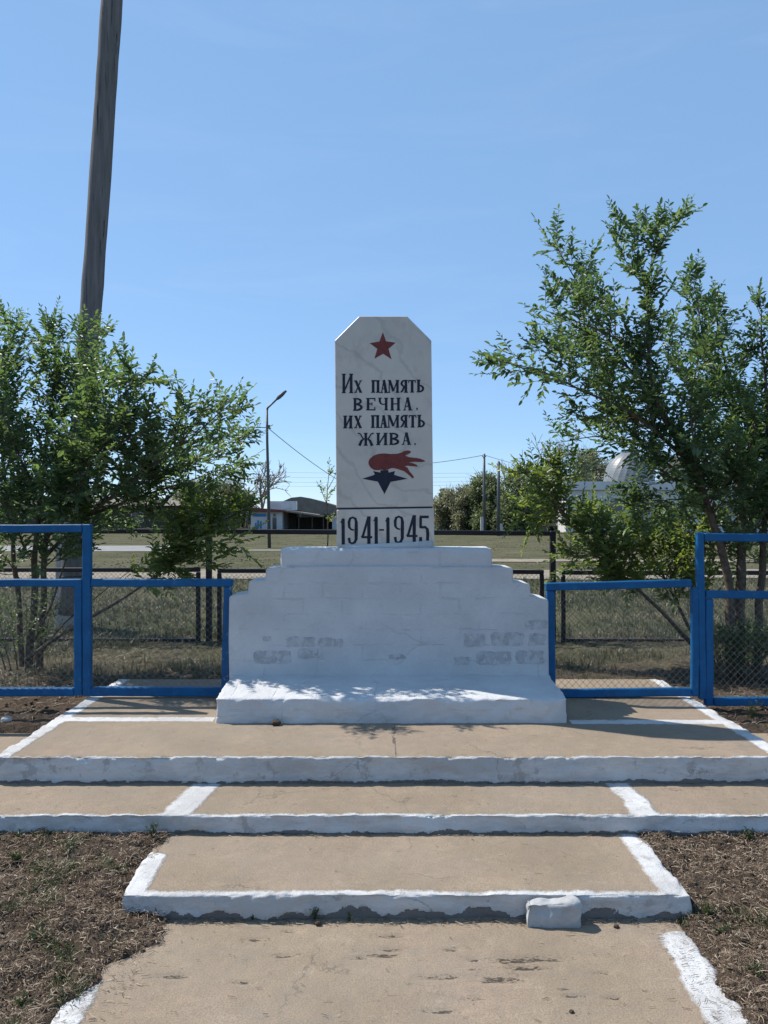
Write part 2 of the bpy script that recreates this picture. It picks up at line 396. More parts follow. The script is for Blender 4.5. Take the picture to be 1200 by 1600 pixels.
FOOT = [(-0.66, 1.03, -1, D1 + 0.02, -0.10), (-1.00, 1.17, D1 + 0.02, D2 + 0.05, -0.04), (-30, 30, D2 + 0.03, D3 + 0.06, 0.03),
        (PX0 + 0.03, PX1 - 0.03, D3 - 0.02, PB - 0.05, 0.1), (-30, PX0 + 0.05, D3, 4.96, 0.06), (PX1 - 0.05, 30, D3, 4.96, 0.06)]

def gz(x, y):
    z = soil_level(x, y)
    amp = 1.0 if y < 12 else max(0.0, 1 - (y - 12) / 4)
    z += amp * (0.016 * N(x, y, 0.3, 3.1) + 0.020 * N(x, y, 1.7, 9) + 0.015 * N(x, y, 4.1, 24))
    for x0, x1, y0, y1, zz in FOOT:
        if x0 < x < x1 and y0 < y < y1: z = min(z, zz)
    return z

def lin(a, b, step):
    n = max(1, int(round((b - a) / step))); return [a + (b - a) * i / n for i in range(n)]
xs = [-1500, -600, -250, -120, -60, -30, -18] + lin(-12, -4, 0.5) + lin(-4, -2.6, 0.1) + lin(-2.6, -0.64, 0.022) + lin(-0.64, 1.08, 0.2) \
     + lin(1.08, 2.7, 0.022) + lin(2.7, 5, 0.1) + lin(5, 14, 0.5) + [14, 22, 40, 80, 160, 400, 900, 1500]
ys = [-60, -10, 0, 1.2] + lin(2.0, 3.7, 0.022) + lin(3.7, 5.4, 0.06) + lin(5.4, 9.0, 0.055) + lin(9, 14, 0.2) + lin(14, 20, 0.6) + lin(20, 60, 5) \
     + [60, 80, 120, 200, 400, 900, 2000]
V = []; zone = []
for y in ys:
    for x in xs:
        V.append((x, y, gz(x, y)))
        zone.append(sm(5.6, 8.0, y + 0.6 * N(x, y, 0, 1.5)))
nx = len(xs)
ii = np.arange(len(ys) - 1)[:, None] * nx + np.arange(nx - 1)[None, :]
Fq = np.stack([ii, ii + 1, ii + 1 + nx, ii + nx], -1).reshape(-1, 4)
me = np_mesh('ground', V, Fq, True); point_attr(me, 'zone', zone)
tag(link('ground', me, M['ground']), 'dry brown soil and steppe grass', kind='structure')

def sheet(name, poly, z, mat, label):
    me = bpy.data.meshes.new(name); me.from_pydata([(x, y, z) for x, y in poly], [], [list(range(len(poly)))]); me.update()
    return tag(link(name, me, mat), label, kind='structure')
def ragged(xa, xb, ya, yb, slope=0.0, n=60, amp=0.25, s=0.8):
    a = [(xa + (xb - xa) * i / n, 0) for i in range(n + 1)]
    lo = [(x, ya + slope * x + amp * N(x, 0, 3, s)) for x, _ in a]; hi = [(x, yb + slope * x + amp * N(x, 9, 3, s)) for x, _ in a]
    return lo + hi[::-1]
sheet('dirt_track', ragged(-45, 45, 16.8, 19.6, 0.01, 90, 0.55, 0.5), ZF + 0.012, M['track'], 'pale trodden dirt track crossing the field')
sheet('road', ragged(-90, -9.0, 29.5, 35.0, 0.0, 60, 0.25, 0.3), ZF + 0.016, M['road'], 'grey dusty road behind the left tree')
sheet('path', ragged(-9.05, 3.0, 30.2, 31.0, 0.0, 40, 0.12, 0.5), ZF + 0.012, M['road'], 'narrow pale footpath past the street lamp')
sheet('dirt_path', ragged(2.6, 40, 23.0, 24.2, -0.02, 60, 0.4, 0.6), ZF + 0.02, M['track'], 'pale dirt path in the field on the right')

# ------------------------------------------------------------------ concrete slabs
def rough_slab(name, x0, x1, y0, y1, z0, z1, res=0.03, r=0.018, amp=0.006, paint=None, dirt=None, slope=0.0, carve=None,
               mat=None, parent=None, seed=0.0, chip=0.010, endamp=0.0, rx=None, lip=0.007):
    def axis(a, b, st):
        n = max(1, int(round((b - a - 2 * r) / st)))
        return [a, a + r * 0.4] + [a + r + (b - a - 2 * r) * i / n for i in range(n + 1)] + [b - r * 0.4, b]
    X = axis(x0, x1, rx or res); Y = axis(y0, y1, res); Zs = axis(z0, z1, 0.011 if rx else min(res, 0.03))
    nx, ny, nz = len(X), len(Y), len(Zs)
    idx = {}; verts = []; faces = []
    def vid(i, j, k):
        key = (i, j, k)
        if key not in idx:
            idx[key] = len(verts); verts.append((X[i], Y[j], Zs[k]))
        return idx[key]
    for i in range(nx - 1):
        for j in range(ny - 1):
            faces.append((vid(i,j,nz-1), vid(i+1,j,nz-1), vid(i+1,j+1,nz-1), vid(i,j+1,nz-1)))
    for i in range(nx - 1):
        for k in range(nz - 1):
            faces.append((vid(i,0,k), vid(i+1,0,k), vid(i+1,0,k+1), vid(i,0,k+1)))
            faces.append((vid(i+1,ny-1,k), vid(i,ny-1,k), vid(i,ny-1,k+1), vid(i+1,ny-1,k+1)))
    for j in range(ny - 1):
        for k in range(nz - 1):
            faces.append((vid(0,j+1,k), vid(0,j,k), vid(0,j,k+1), vid(0,j+1,k+1)))
            faces.append((vid(nx-1,j,k), vid(nx-1,j+1,k), vid(nx-1,j+1,k+1), vid(nx-1,j,k+1)))
    out = []; pa = []; di = []
    for (x, y, z) in verts:
        q = Vector((min(max(x, x0 + r), x1 - r), min(max(y, y0 + r), y1 - r), min(max(z, z0 + r), z1 - r)))
        dv = Vector((x, y, z)) - q
        nrm = dv.normalized() if dv.length > 1e-7 else Vector((0, 0, 1))
        p = q + nrm * r
        top = z >= z1 - 1e-6
        # uneven plaster, chips along the upper edges
        d = amp * (0.7 * N(x, y, z + seed, 5) + 0.45 * N(x, y + seed, z, 15) + 0.2 * N(x + seed, y, z, 42))
        ed = 1.0 - min(1.0, max(0.0, (min(y - y0, x - x0, x1 - x)) / 0.05)) if top else (1.0 - min(1.0, max(0.0, (z1 - z) / 0.06)))
        c = N(x + seed, y, z, 8) * 0.6 + N(x, y + seed, z, 23) * 0.5
        d -= ed * chip * max(0.0, c + 0.15)
        if top: d *= (0.45 if ed <= 0 else 1.0)
        if rx:
            # thick flaking lip of old whitewash along the upper edge
            e2 = 1.0 - min(1.0, max(0.0, (min(y - y0, x - x0, x1 - x) if top else z1 - z) / 0.035))
            rg = 1.0 - abs(N(x, z * 2.0, y + seed, 13)) * 2.6
            d += e2 * lip * (0.9 * N(x + seed, y * 2, z * 2, 34) + 0.8 * rg * (0.5 + N(x, seed, 0, 3)))
            if not top:
                fl = N(x, z * 1.6 + seed, 0, 9) + 0.5 * N(x, z, seed, 25)
                d -= 0.0045 * max(0.0, min(1.0, (fl - 0.12) * 9))
        p = p + nrm * d
        if endamp and not top:
            p += Vector((nrm.x, nrm.y, 0)) * endamp * N(x * 1.0, y, z + seed, 4)
        dd = 0.0
        if carve is not None and top:
            dep, dd = carve(x, y); p.z -= dep
        if slope and z > (z0 + z1) / 2: p.z += slope * (y - y0)
        out.append((p.x, p.y, p.z))
        pa.append(paint(x, y, z, top) if paint else 1.0)
        if dirt is not None: dd = max(dd, dirt(x, y, z, top))
        di.append(dd)
    me = np_mesh(name, out, np.array(faces, dtype=np.int32), True)
    point_attr(me, 'paint', pa); point_attr(me, 'dirt', di)
    return link(name, me, mat or M['slab'], parent)

random.seed(4)
gouges = []
for (px, py, L, wdt) in [(400,1468,.05,.012),(440,1494,.05,.01),(455,1455,.03,.008),(600,1492,.07,.014),(612,1483,.05,.012),(560,1496,.04,.01),
                         (272,1525,.06,.012),(690,1527,.08,.012),(740,1500,.03,.008),(800,1500,.10,.02),(835,1498,.12,.018),(780,1530,.09,.02),
                         (820,1512,.10,.014),(705,1484,.03,.008),(860,1498,.06,.009),(740,1560,.05,.008),(960,1560,.03,.007),(610,1462,.06,.012),
                         (380,1535,.04,.007),(900,1556,.05,.007),(690,1580,.07,.01),(940,1520,.03,.006)]:
    d = EYE * F / (py - HY); gouges.append(((px - HX) * d / F, d, L * 1.25, wdt * 0.62))
def carve0(x, y):
    k = 0.0
    for gx, gy, L, wd in gouges:
        ax = (x - gx) / (L * 1.15); ay = (y - gy) / (wd * 2.6)
        if abs(ax) < 1 and abs(ay) < 1: k = max(k, (1 - ax * ax) * (1 - ay * ay))
    return 0.006 * k, 0.62 * k
def p0(x, y, z, top):
    a = max(0.13 - 0.03 * sm(2.5, 3.0, y) - (x + 1.07), 0.17 - 0.05 * sm(2.6, 3.0, y) + 0.03 * N(x, y, 0, 5) - (1.17 - x))
    return a - 0.02 - 0.30 * (sm(2.62, 2.80, y) if x < 0 else sm(2.93, 3.02, y))
tag(rough_slab('path_slab', -1.07, 1.17, 1.2, D1 + 0.12, -0.14, 0.0, 0.0075, 0.02, 0.006, p0, None, 0, carve0, rx=0.0085, lip=0.004, seed=1.3, chip=0.02, endamp=0.05),
    'lowest tan concrete slab with gouged surface and whitewashed sides', kind='structure')

def riser_dirt(zb, h=0.03, s=1.0):
    def f(x, y, z, top):
        if top: return 0.0
        hh = h * (0.55 + 1.5 * abs(N(x, 0, zb, 4)) + 0.5 * N(x, z, zb, 30))
        return max(0.0, min(1.0, (1 - (z - zb) / max(hh, 1e-4)) * 2.2)) * s
    return f
def p1(x, y, z, top):
    if not top: return 0.05
    e = max(0.032 - (y - D1), 0.11 - (x + 1.045) - 0.02, 0.12 - (1.212 - x) - 0.01)
    if x < 0: e -= 0.25 * sm(3.38, 3.5, y)
    return e
tag(rough_slab('step_slab', -1.045, 1.212, D1, D2 + 0.06, -0.10, Z1, 0.017, 0.010, 0.006, p1, riser_dirt(-0.01, 0.05), 0.0, rx=0.011, seed=5.1, chip=0.016, endamp=0.02),  # riser foot darkened for soil grime and the shadow there alike
    'single tan concrete step with whitewashed front and sides', kind='structure')

def p2(x, y, z, top):
    if not top: return 0.05
    e = 0.020 - (y - D2)
    cl = -0.985 + 0.12 * (y - D2); cr = 1.245 - 0.02 * (y - D2)
    e = max(e, 0.075 - abs(x - cl), 0.060 - abs(x - cr) + 0.035 * N(x, y, 0, 9))
    return e
tag(rough_slab('step_slab', -4.2, 4.3, D2, D3 + 0.06, -0.02, Z2, 0.024, 0.009, 0.007, p2, riser_dirt(0.095, 0.022), 0.0, rx=0.0125, seed=8.7, chip=0.018, endamp=0.015),
    'long tan concrete step with two whitewashed cross stripes', kind='structure')
for sx, (xa, xb) in (('left', (-4.2, PX0 + 0.004)), ('right', (PX1 - 0.004, 4.3))):
    tag(rough_slab('side_slab', xa, xb, D3 + 0.055, 4.95, 0.0, Z2 + 0.012, 0.05, 0.012, 0.006, lambda x, y, z, t: -1.0, seed=3.3 if sx == 'left' else 6.1),
        'low tan concrete slab %s of the platform' % sx, kind='structure')

def p3(x, y, z, top):
    if not top: return 0.05
    e = max(0.012 - (y - D3), 0.095 - (x - PX0), 0.095 - (PX1 - x))
    if not (-1.06 < x < 1.15): e = max(e, 0.05 - abs(y - (4.80 if x < 0 else 4.74)))
    return e
def d3(x, y, z, top):
    if top:
        return 0.6 if (abs(x - 0.06 - 0.02 * N(x, y, 0, 12)) < 0.008 and y < 4.72) else 0.0
    return riser_dirt(Z2, 0.02)(x, y, z, top)
tag(rough_slab('platform', PX0, PX1, D3, PB, 0.05, Z3, 0.026, 0.009, 0.007, p3, d3, 0.0, rx=0.0125, seed=11.9, chip=0.02, endamp=0.012),
    'wide tan concrete platform with whitewashed borders', kind='structure')

# loose white block on the path, stones
blk = rough_slab('concrete_block', 0.552, 0.765, D1 - 0.060, D1 - 0.004, -0.008, 0.092, 0.008, 0.010, 0.024, None, None, seed=2.2, chip=0.03, mat=M['white_loose'])
tag(blk, 'small whitewashed lump of concrete on the path against the step', 'block')

# ------------------------------------------------------------------ monument
mon = empty('memorial_monument', (0.04, DM, Z3), 'white stepped memorial with marble stele, red star and painted inscription', 'monument')
rough_slab('base_step', -1.04, 1.13, DM, 5.56, Z3 - 0.03, 0.474, 0.026, 0.02, 0.007, None, None, 0.082, rx=0.014, lip=0.004, seed=7.7, mat=M['wash'], parent=mon, chip=0.018, endamp=0.015)

prof = [(358,1068),(357,1000),(358,933),(360,931),(372,929.5),(386.5,927.5),(388,918),(388.5,909.5),(391,907.5),(405,907),(414,906),(415,896),(415.5,889),(418,887),(437,886),
        (520,884.5),(640,884.5),(769,886),(784,886),(799,887),(801.5,889),(802,909),(814,910.5),(826,912),(828.5,914),(829,932),(842,934),(855,936),(857,939),(857,1000),(858,1068)]
mb = MB()
pw = [P(x, y, DW) for x, y in prof]
mb.prism([(p.x, p.z) for p in pw][::-1], DW, DW + 0.27)
wall = mb.build('brick_wall', M['wash'], mon, False, 0.005, 2)
a = P(437, 885, DW); b = P(770, 856, DW)
rough_slab('top_block', a.x, b.x, DW + 0.016, DW + 0.262, a.z - 0.03, b.z, 0.02, 0.024, 0.006, None, None, 0.0, seed=4.4, mat=M['wash'], parent=mon, chip=0.02)
# bricks showing through the worn whitewash
def brick_mesh(w, h, s):
    n = 10; v = []; pts = []
    m = 9
    outline = []
    for i in range(m): outline.append((-w/2 + w*i/m, -h/2))
    for i in range(5): outline.append((w/2, -h/2 + h*i/5))
    for i in range(m): outline.append((w/2 - w*i/m, h/2))
    for i in range(5): outline.append((-w/2, h/2 - h*i/5))
    mbk = MB(); k = len(outline)
    rc = h * 0.16
    def rnd_corner(x, z):
        qx, qz = max(-w/2 + rc, min(w/2 - rc, x)), max(-h/2 + rc, min(h/2 - rc, z)); dx, dz = x - qx, z - qz; L = math.hypot(dx, dz)
        return (qx + dx / L * rc, qz + dz / L * rc) if L > rc else (x, z)
    outline = [rnd_corner(x, z) for x, z in outline]
    jig = [(x + 0.016*N(x, z, s+3, 26) + 0.008*N(x, z, s, 80), z + 0.010*N(x, z, s+7, 26) + 0.005*N(x, z, s, 70)) for x, z in outline]
    front = [(x * 0.97, -0.0016, z * 0.94) for x, z in jig]
    back = [(x, 0.012, z) for x, z in jig]
    mbk.v = front + back
    mbk.f.append(list(range(k)))
    for i in range(k): mbk.f.append([(i+1) % k, i, k+i, k+(i+1) % k])
    mbk.f.append([k+i for i in range(k)][::-1])
    return mbk
for i, (px, py, w, h) in enumerate([(425,1027,58,22),(482,1021,32,16),(470,1003,46,16),(508,1003,20,14),(527,1004,16,13),(742,1000,34,22),(793,999,50,22),(838,999,26,20),
                                    (772,1028,56,22),(828,1027,46,22),(722,1033,26,14),(838,976,36,14),(418,998,14,8),(619,1026,26,9)]):
    p = P(px, py, DW); s = DW / F
    o = brick_mesh(w * s, h * s, i * 1.37)
    o.v = [(x + p.x, y + DW - 0.0005, z + p.z) for x, y, z in o.v]
    o.build('brick', M['brick'], wall, False)

DS = 5.295
def sx(x): return (x - HX) * DS / F
def sz(y): return EYE - (y - HY) * DS / F
mb = MB(); mb.prism([(sx(x), sz(y)) for x, y in [(525.6,793.6),(523,532),(561,494),(636,494),(674,532),(677,791.4)]][::-1], DS, DS + 0.13)
stele = mb.build('stele', M['marble'], mon, False, 0.004, 1)
mb = MB(); mb.prism([(sx(x), sz(y)) for x, y in [(526.2,860),(526,796.4),(678,794),(678.6,860)]][::-1], DS - 0.008, DS + 0.145)
joint = MB(); joint.prism([(sx(x), sz(y)) for x, y in [(527.5,797.4),(527,792.8),(675.5,790.6),(676,795.2)]][::-1], DS + 0.004, DS + 0.126)
joint.build('mortar_joint', M['dark'], mon)
plinth = mb.build('date_plinth', M['marble'], mon, False, 0.006, 1)
mb = MB(); mb.prism([(sx(x), sz(y)) for x, y in [(531,858.6),(535,852),(560,851),(600,849),(640,847),(672,845),(676,848),(677,858.6)]][::-1], DS - 0.030, DS - 0.0075)
mb.build('mortar_fillet', M['wash'], mon, True, 0.004, 2)

# painted lettering, drawn stroke by stroke in the plane of the stone
class Glyph:
    def __init__(self, ox, oy, sc, y): self.ox, self.oy, self.sc, self.y = ox, oy, sc, y; self.mb = MB(); self.k = 0
    def w(self, x, y): return sx(self.ox + x / self.sc), sz(self.oy + y / self.sc)
    def poly(self, pts):
        q = [self.w(*p) for p in pts]; yy = self.y - 0.0012 - 0.00025 * self.k; self.k += 1
        b = len(self.mb.v); n = len(q)
        self.mb.v += [(x, yy, z) for x, z in q] + [(x, self.y + 0.001, z) for x, z in q]
        self.mb.f.append([b+i for i in range(n)][::-1])
        for i in range(n): self.mb.f.append([b+i, b+(i+1) % n, b+n+(i+1) % n, b+n+i])
    def line(self, pts, w):
        pts = [Vector((p[0], p[1])) for p in pts]; n = len(pts)
        ws = w if hasattr(w, '__len__') else [w] * n
        L = []; R = []
        for i in range(n):
            t = (pts[min(i+1, n-1)] - pts[max(i-1, 0)]).normalized(); nn = Vector((-t.y, t.x))
            L.append(pts[i] + nn * ws[i] / 2); R.append(pts[i] - nn * ws[i] / 2)
        self.poly([tuple(p) for p in L + R[::-1]])
    def done(self, name, mat, parent):
        return self.mb.build(name, mat, parent)

def glyph(ch, x0, y0, x1, y1):
    g = Glyph(525, 570, 8.0, DS); w, h = x1 - x0, y1 - y0
    T, t, sfh = 33, 15, 13
    X = lambda u: x0 + u * w
    Y = lambda v: y0 + v * h
    def stem(u, v0=0.0, v1=1.0, wd=T, serif=(1, 1)):
        g.line([(X(u), Y(v0)), (X(u), Y(v1))], wd)
        for f, v, s in ((serif[0], v0, 1), (serif[1], v1, -1)):
            if f: g.line([(X(u) - wd*0.5 - 8, Y(v) + s*sfh/2), (X(u) + wd*0.5 + 8, Y(v) + s*sfh/2)], sfh)
    def ln(u0, v0, u1, v1, wd=t): g.line([(X(u0), Y(v0)), (X(u1), Y(v1))], wd)
    def bowl(u0, v0, u1, v1, side=1, wd=T):
        pts = []; ws = []
        cy = (v0 + v1) / 2; ry = (v1 - v0) / 2 * h - t / 2; rx = abs(u1 - u0) * w - wd / 2
        for i in range(13):
            a = -math.pi/2 + math.pi * i / 12
            pts.append((X(u0) + side * rx * math.cos(a), Y(cy) + ry * math.sin(a))); ws.append(t + (wd - t) * max(0, math.cos(a)) ** 1.2)
        g.line(pts, ws)
    if ch in 'И':
        stem(.15); stem(.86); ln(.18, .93, .84, .07, 18)
    elif ch == 'Х':
        ln(.16, .02, .86, .98, 32); ln(.86, .02, .14, .98, 14)
        for u, v in ((.14, 0), (.86, 0), (.14, 1), (.86, 1)): g.line([(X(u)-17, Y(v)+(6 if v == 0 else -6)), (X(u)+17, Y(v)+(6 if v == 0 else -6))], 11)
    elif ch == 'П':
        stem(.22, serif=(0, 1)); stem(.80, serif=(0, 1)); g.line([(X(.0), Y(0)+8), (X(1.), Y(0)+8)], 17)
    elif ch == 'А':
        g.line([(X(.46), Y(0)), (X(.14), Y(1))], 13); g.line([(X(.48), Y(0)), (X(.82), Y(1))], 34); ln(.25, .68, .72, .68, 12)
        for u, q in ((.13, 17), (.83, 25)): g.line([(X(u)-q, Y(1)-5), (X(u)+q, Y(1)-5)], 11)
    elif ch == 'М':
        stem(.12, wd=14); stem(.86, wd=30); ln(.16, .02, .50, .88, 30); ln(.50, .88, .84, .05, 13)
    elif ch == 'Я':
        stem(.80); bowl(.74, 0.0, .06, .56, -1, 27); g.line([(X(.58), Y(.52)), (X(.34), Y(.84)), (X(.08), Y(.97))], [24, 24, 15])
    elif ch == 'Т':
        stem(.52, serif=(0, 1)); g.line([(X(.02), Y(0)+8), (X(.98), Y(0)+8)], 15)
        g.line([(X(.06), Y(0)), (X(.02), Y(.22))], 12); g.line([(X(.94), Y(0)), (X(.98), Y(.22))], 12)
    elif ch == 'Ь':
        stem(.22); bowl(.26, .40, 1.0, 1.0, 1, 27)
    elif ch == 'В':
        stem(.24); bowl(.28, 0, .92, .52, 1, 28); bowl(.28, .46, 1.0, 1.0, 1, 31)
    elif ch == 'Е':
        stem(.24); g.line([(X(.2), Y(0)+7), (X(.98), Y(0)+7)], 14); g.line([(X(.2), Y(1)-7), (X(.98), Y(1)-7)], 14); ln(.3, .48, .66, .48, 12)
        g.line([(X(.93), Y(0)), (X(.93), Y(.26))], 13); g.line([(X(.93), Y(.74)), (X(.93), Y(1))], 13); g.line([(X(.64), Y(.36)), (X(.64), Y(.60))], 11)
    elif ch == 'Ч':
        stem(.80); g.line([(X(.16), Y(0)), (X(.16), Y(.28)), (X(.26), Y(.46)), (X(.48), Y(.53)), (X(.78), Y(.50))], [28, 27, 21, 14, 13])
        g.line([(X(.02), Y(0)+5), (X(.36), Y(0)+5)], 11)
    elif ch == 'Н':
        stem(.17); stem(.82); ln(.2, .48, .8, .48, 13)
    elif ch == 'Ж':
        stem(.5, wd=32)
        for s in (-1, 1):
            g.line([(X(.5 + s*.47), Y(.03)), (X(.5 + s*.33), Y(.10)), (X(.5 + s*.16), Y(.47))], [16, 15, 15])
            g.line([(X(.5 + s*.08), Y(.45)), (X(.5 + s*.26), Y(.60)), (X(.5 + s*.40), Y(1))], [14, 28, 36])
            g.line([(X(.5 + s*.46)-9, Y(0)+6), (X(.5 + s*.46)+9, Y(0)+6)], 12)
    elif ch == '.':
        c = [(X(.5) + w/2*math.cos(i*math.pi/4), Y(.5) + h/2*math.sin(i*math.pi/4)) for i in range(8)]
        g.poly(c)
    elif ch == ',':
        c = [(X(.5) + w/2*math.cos(i*math.pi/4), Y(.35) + h*.35*math.sin(i*math.pi/4)) for i in range(8)]
        g.poly(c); g.line([(X(.7), Y(.5)), (X(.4), Y(1.0))], [9, 3])
    return g.done('letter', M['letter'], stele)

for ch, x0, y0, x1, y1 in [('И',78,112,208,355),('Х',232,195,322,350),('П',442,192,546,350),('А',558,190,642,352),('М',648,190,788,350),('Я',800,188,892,350),('Т',905,190,995,348),('Ь',1012,185,1102,345),
                           ('В',208,415,334,575),('Е',372,415,494,570),('Ч',528,412,652,570),('Н',682,412,802,572),('А',842,408,948,570),(',',1002,535,1024,575),
                           ('И',100,635,198,795),('Х',232,635,318,793),('П',438,630,542,790),('А',552,630,637,788),('М',642,628,790,786),('Я',800,626,892,786),('Т',912,628,1002,785),('Ь',1022,625,1112,783),
                           ('Ж',272,850,472,1012),('И',508,850,638,1005),('В',658,850,792,1002),('А',824,846,936,1000),('.',977,978,1000,1002)]:
    glyph(ch, x0, y0, x1, y1)
def digit(strokes):
    g = Glyph(525, 695, 7.5, DS - 0.008)
    for pts, w in strokes: g.line(pts, [v * 1.14 for v in w] if hasattr(w, '__len__') else w * 1.14)
    return g.done('numeral', M['letter'], plinth)
def one(x, a, b): return [([(x, a), (x + 2, b)], 34), ([(x + 8, a - 4), (x - 28, a + 44)], [20, 12]), ([(x - 20, b - 2), (x + 22, b - 4)], 10)]
def nine(dx, dy):
    o = lambda *ps: [(x + dx, y + dy) for x, y in ps]
    return [(o((212,1000),(178,992),(156,965),(153,905),(165,865),(196,850),(228,866),(238,910),(237,1000),(236,1105),(220,1143),(190,1155),(162,1143),(152,1090)),
             [16,18,26,30,26,20,26,32,36,32,26,20,24,30])]
def four(dx, dy):
    o = lambda *ps: [(x + dx, y + dy) for x, y in ps]
    return [(o((386,838),(386,1160)), 34), (o((380,845),(318,1060)), 24), (o((300,1082),(425,1082)), 22), (o((325,1050),(302,1085)), 22)]
for st in (one(84,868,1165), nine(0,0), four(0,0), one(470,848,1160), [([(505,997),(563,997)],17)], one(608,855,1155), nine(540,-10), four(530,-14),
           [([(978,845),(1086,845)],27), ([(991,850),(991,975)],27), ([(985,968),(1045,964),(1070,990),(1074,1040),(1072,1122)],[22,26,30,32,30]), ([(991,1080),(991,1128)],30)]):
    digit(st)
g = Glyph(525, 695, 7.5, DS)
g.poly([(308,398),(440,355),(455,345),(435,308),(520,325),(520,300),(612,297),(618,325),(692,308),(680,352),(838,398),(640,435),(568,578),(490,432)])
g.done('black_star', M['letter'], stele)
g = Glyph(525, 695, 7.5, DS); g.k = 3
g.poly([(380,210),(385,185),(398,162),(440,127),(500,106),(560,101),(640,108),(720,106),(770,90),(800,72),(845,65),(880,78),(868,98),(812,125),(850,145),(920,152),(985,162),(1030,180),(1048,195),(1000,203),
        (920,198),(850,205),(905,218),(945,235),(960,255),(900,252),(840,245),(800,250),(840,270),(860,310),(895,350),(916,385),(895,392),(850,350),(800,310),(740,290),(690,275),(650,272),(610,290),(570,300),
        (530,290),(500,298),(450,296),(410,272),(388,240)])
g.done('eternal_flame', M['red'], stele)
g = Glyph(500, 480, 4.0, DS)
g.poly([(393,155),(413,213),(473,222),(428,260),(447,325),(395,291),(340,322),(358,260),(310,225),(372,214)])
g.done('red_star', M['red'], stele)

# ------------------------------------------------------------------ fences
def wire_panel(x0, x1, z0, z1, y, cell=0.05, r=0.0013, name='wire_mesh', parent=None, mat=None):
    r *= 1.2
    """chain link: bent zig-zag wires that hook into each other"""
    v = []; f = []
    nxw = int((x1 - x0) / (cell / 2)); half = cell / 2
    nzs = int((z1 - z0) / half)
    for i in range(nxw):
        xa = x0 + (i + 0.5) * (x1 - x0) / nxw
        b = len(v)
        for k in range(nzs + 1):
            zz = z0 + (z1 - z0) * k / nzs
            s = 1 if (k + i) % 2 else -1
            xx = xa + s * half * 0.54 + 0.0022 * N(xa, zz, y, 9); yy = y + s * 0.0022
            v += [(xx - r, yy - r, zz), (xx + r, yy - r, zz), (xx, yy + r, zz)]
        for k in range(nzs):
            for q in range(3):
                a = b + 3*k + q; c = b + 3*k + (q + 1) % 3
                f.append((a, c, c + 3, a + 3))
    me = np_mesh(name, v, np.array(f, dtype=np.int32))
    return link(name, me, mat or M['wire'], parent)

def bar(name, p0, p1, w, dep, mat, parent, worn=None):
    """rectangular steel section between two (x,z) points in the plane y"""
    (xa, ya, za), (xb, yb, zb) = p0, p1
    n = 7 if math.dist(p0, p1) > 0.4 else 2
    mbb = MB(); ax = Vector((xb - xa, 0, zb - za)).normalized(); nn = Vector((-ax.z, 0, ax.x))
    for i in range(n + 1):
        t = i / n; c = Vector((xa + (xb - xa) * t, ya + (yb - ya) * t, za + (zb - za) * t)) + nn * 0.0050 * N(xa + t * 3, za, t * 4, 1.7)
        for s, e in ((-1, -1), (1, -1), (1, 1), (-1, 1)):
            q = c + nn * s * w / 2 + Vector((0, e * dep / 2, 0)); mbb.v.append(tuple(q))
    for i in range(n):
        for k in range(4):
            a = 4*i + k; b = 4*i + (k + 1) % 4; mbb.f.append([a, b, b + 4, a + 4])
    mbb.f.append([3, 2, 1, 0]); mbb.f.append([4*n, 4*n+1, 4*n+2, 4*n+3])
    return mbb.build(name, mat, parent, False, min(0.005, w * 0.12), 1)

def fx(px, d=DF): return (px - HX) * d / F
def fz(py, d=DF): return EYE - (py - HY) * d / F
UP = 12.5 * DF / F     # rail width of the blue fence

def q(px, py, d=DF): return (fx(px, d), d, fz(py, d))
# left, tall section
t = empty('blue_fence_section', (fx(60), DF, fz(1085)), 'tall blue fence section at the left tree, with open frame above its mesh', 'fence')
bar('post', q(136, 819), q(137, 1087), UP, 0.05, M['blue'], t)
bar('stile', q(123.3, 911), q(123.3, 1086), UP * 0.98, 0.045, M['blue'], t)
bar('top_rail', q(-220, 826), q(129.8, 826), UP, 0.05, M['blue'], t)
bar('middle_rail', q(-220, 911), q(129.5, 910.5), UP * 0.95, 0.047, M['blue'], t)
bar('bottom_rail', q(-220, 1081), q(116.8, 1081), UP, 0.047, M['blue'], t)
wire_panel(fx(-210), fx(117.5), fz(1075), fz(917), DF, parent=t)
# left, low section up to the monument
t = empty('blue_fence_section', (fx(245), DF, fz(1086)), 'low blue mesh fence section left of the white monument, paint peeling at its end', 'fence')
bar('top_rail', q(143.2, 910.5), q(364, 910.5), UP * 0.95, 0.047, M['blue'], t)
bar('bottom_rail', q(143.5, 1080.5), q(352, 1080), UP * 1.1, 0.047, M['blue'], t)
bar('stile', q(356, 917.2), q(352, 1087), UP * 0.95, 0.046, M['blue_worn'], t)
wire_panel(fx(143), fx(347), fz(1074), fz(917), DF, parent=t)
# right, low section
t = empty('blue_fence_section', (fx(965), DF, fz(1086)), 'low blue mesh fence section right of the white monument', 'fence')
bar('top_rail', q(852, 917), q(1079.5, 911), UP * 0.95, 0.047, M['blue'], t)
bar('bottom_rail', q(869, 1083), q(1079, 1081), UP * 1.0, 0.047, M['blue'], t)
bar('stile', q(859.5, 923.2), q(861, 1088), UP * 1.0, 0.046, M['blue'], t)
bar('stile', q(1085, 918), q(1085.5, 1087), UP * 0.85, 0.046, M['blue'], t)
wire_panel(fx(866), fx(1079), fz(1077), fz(920), DF, parent=t)
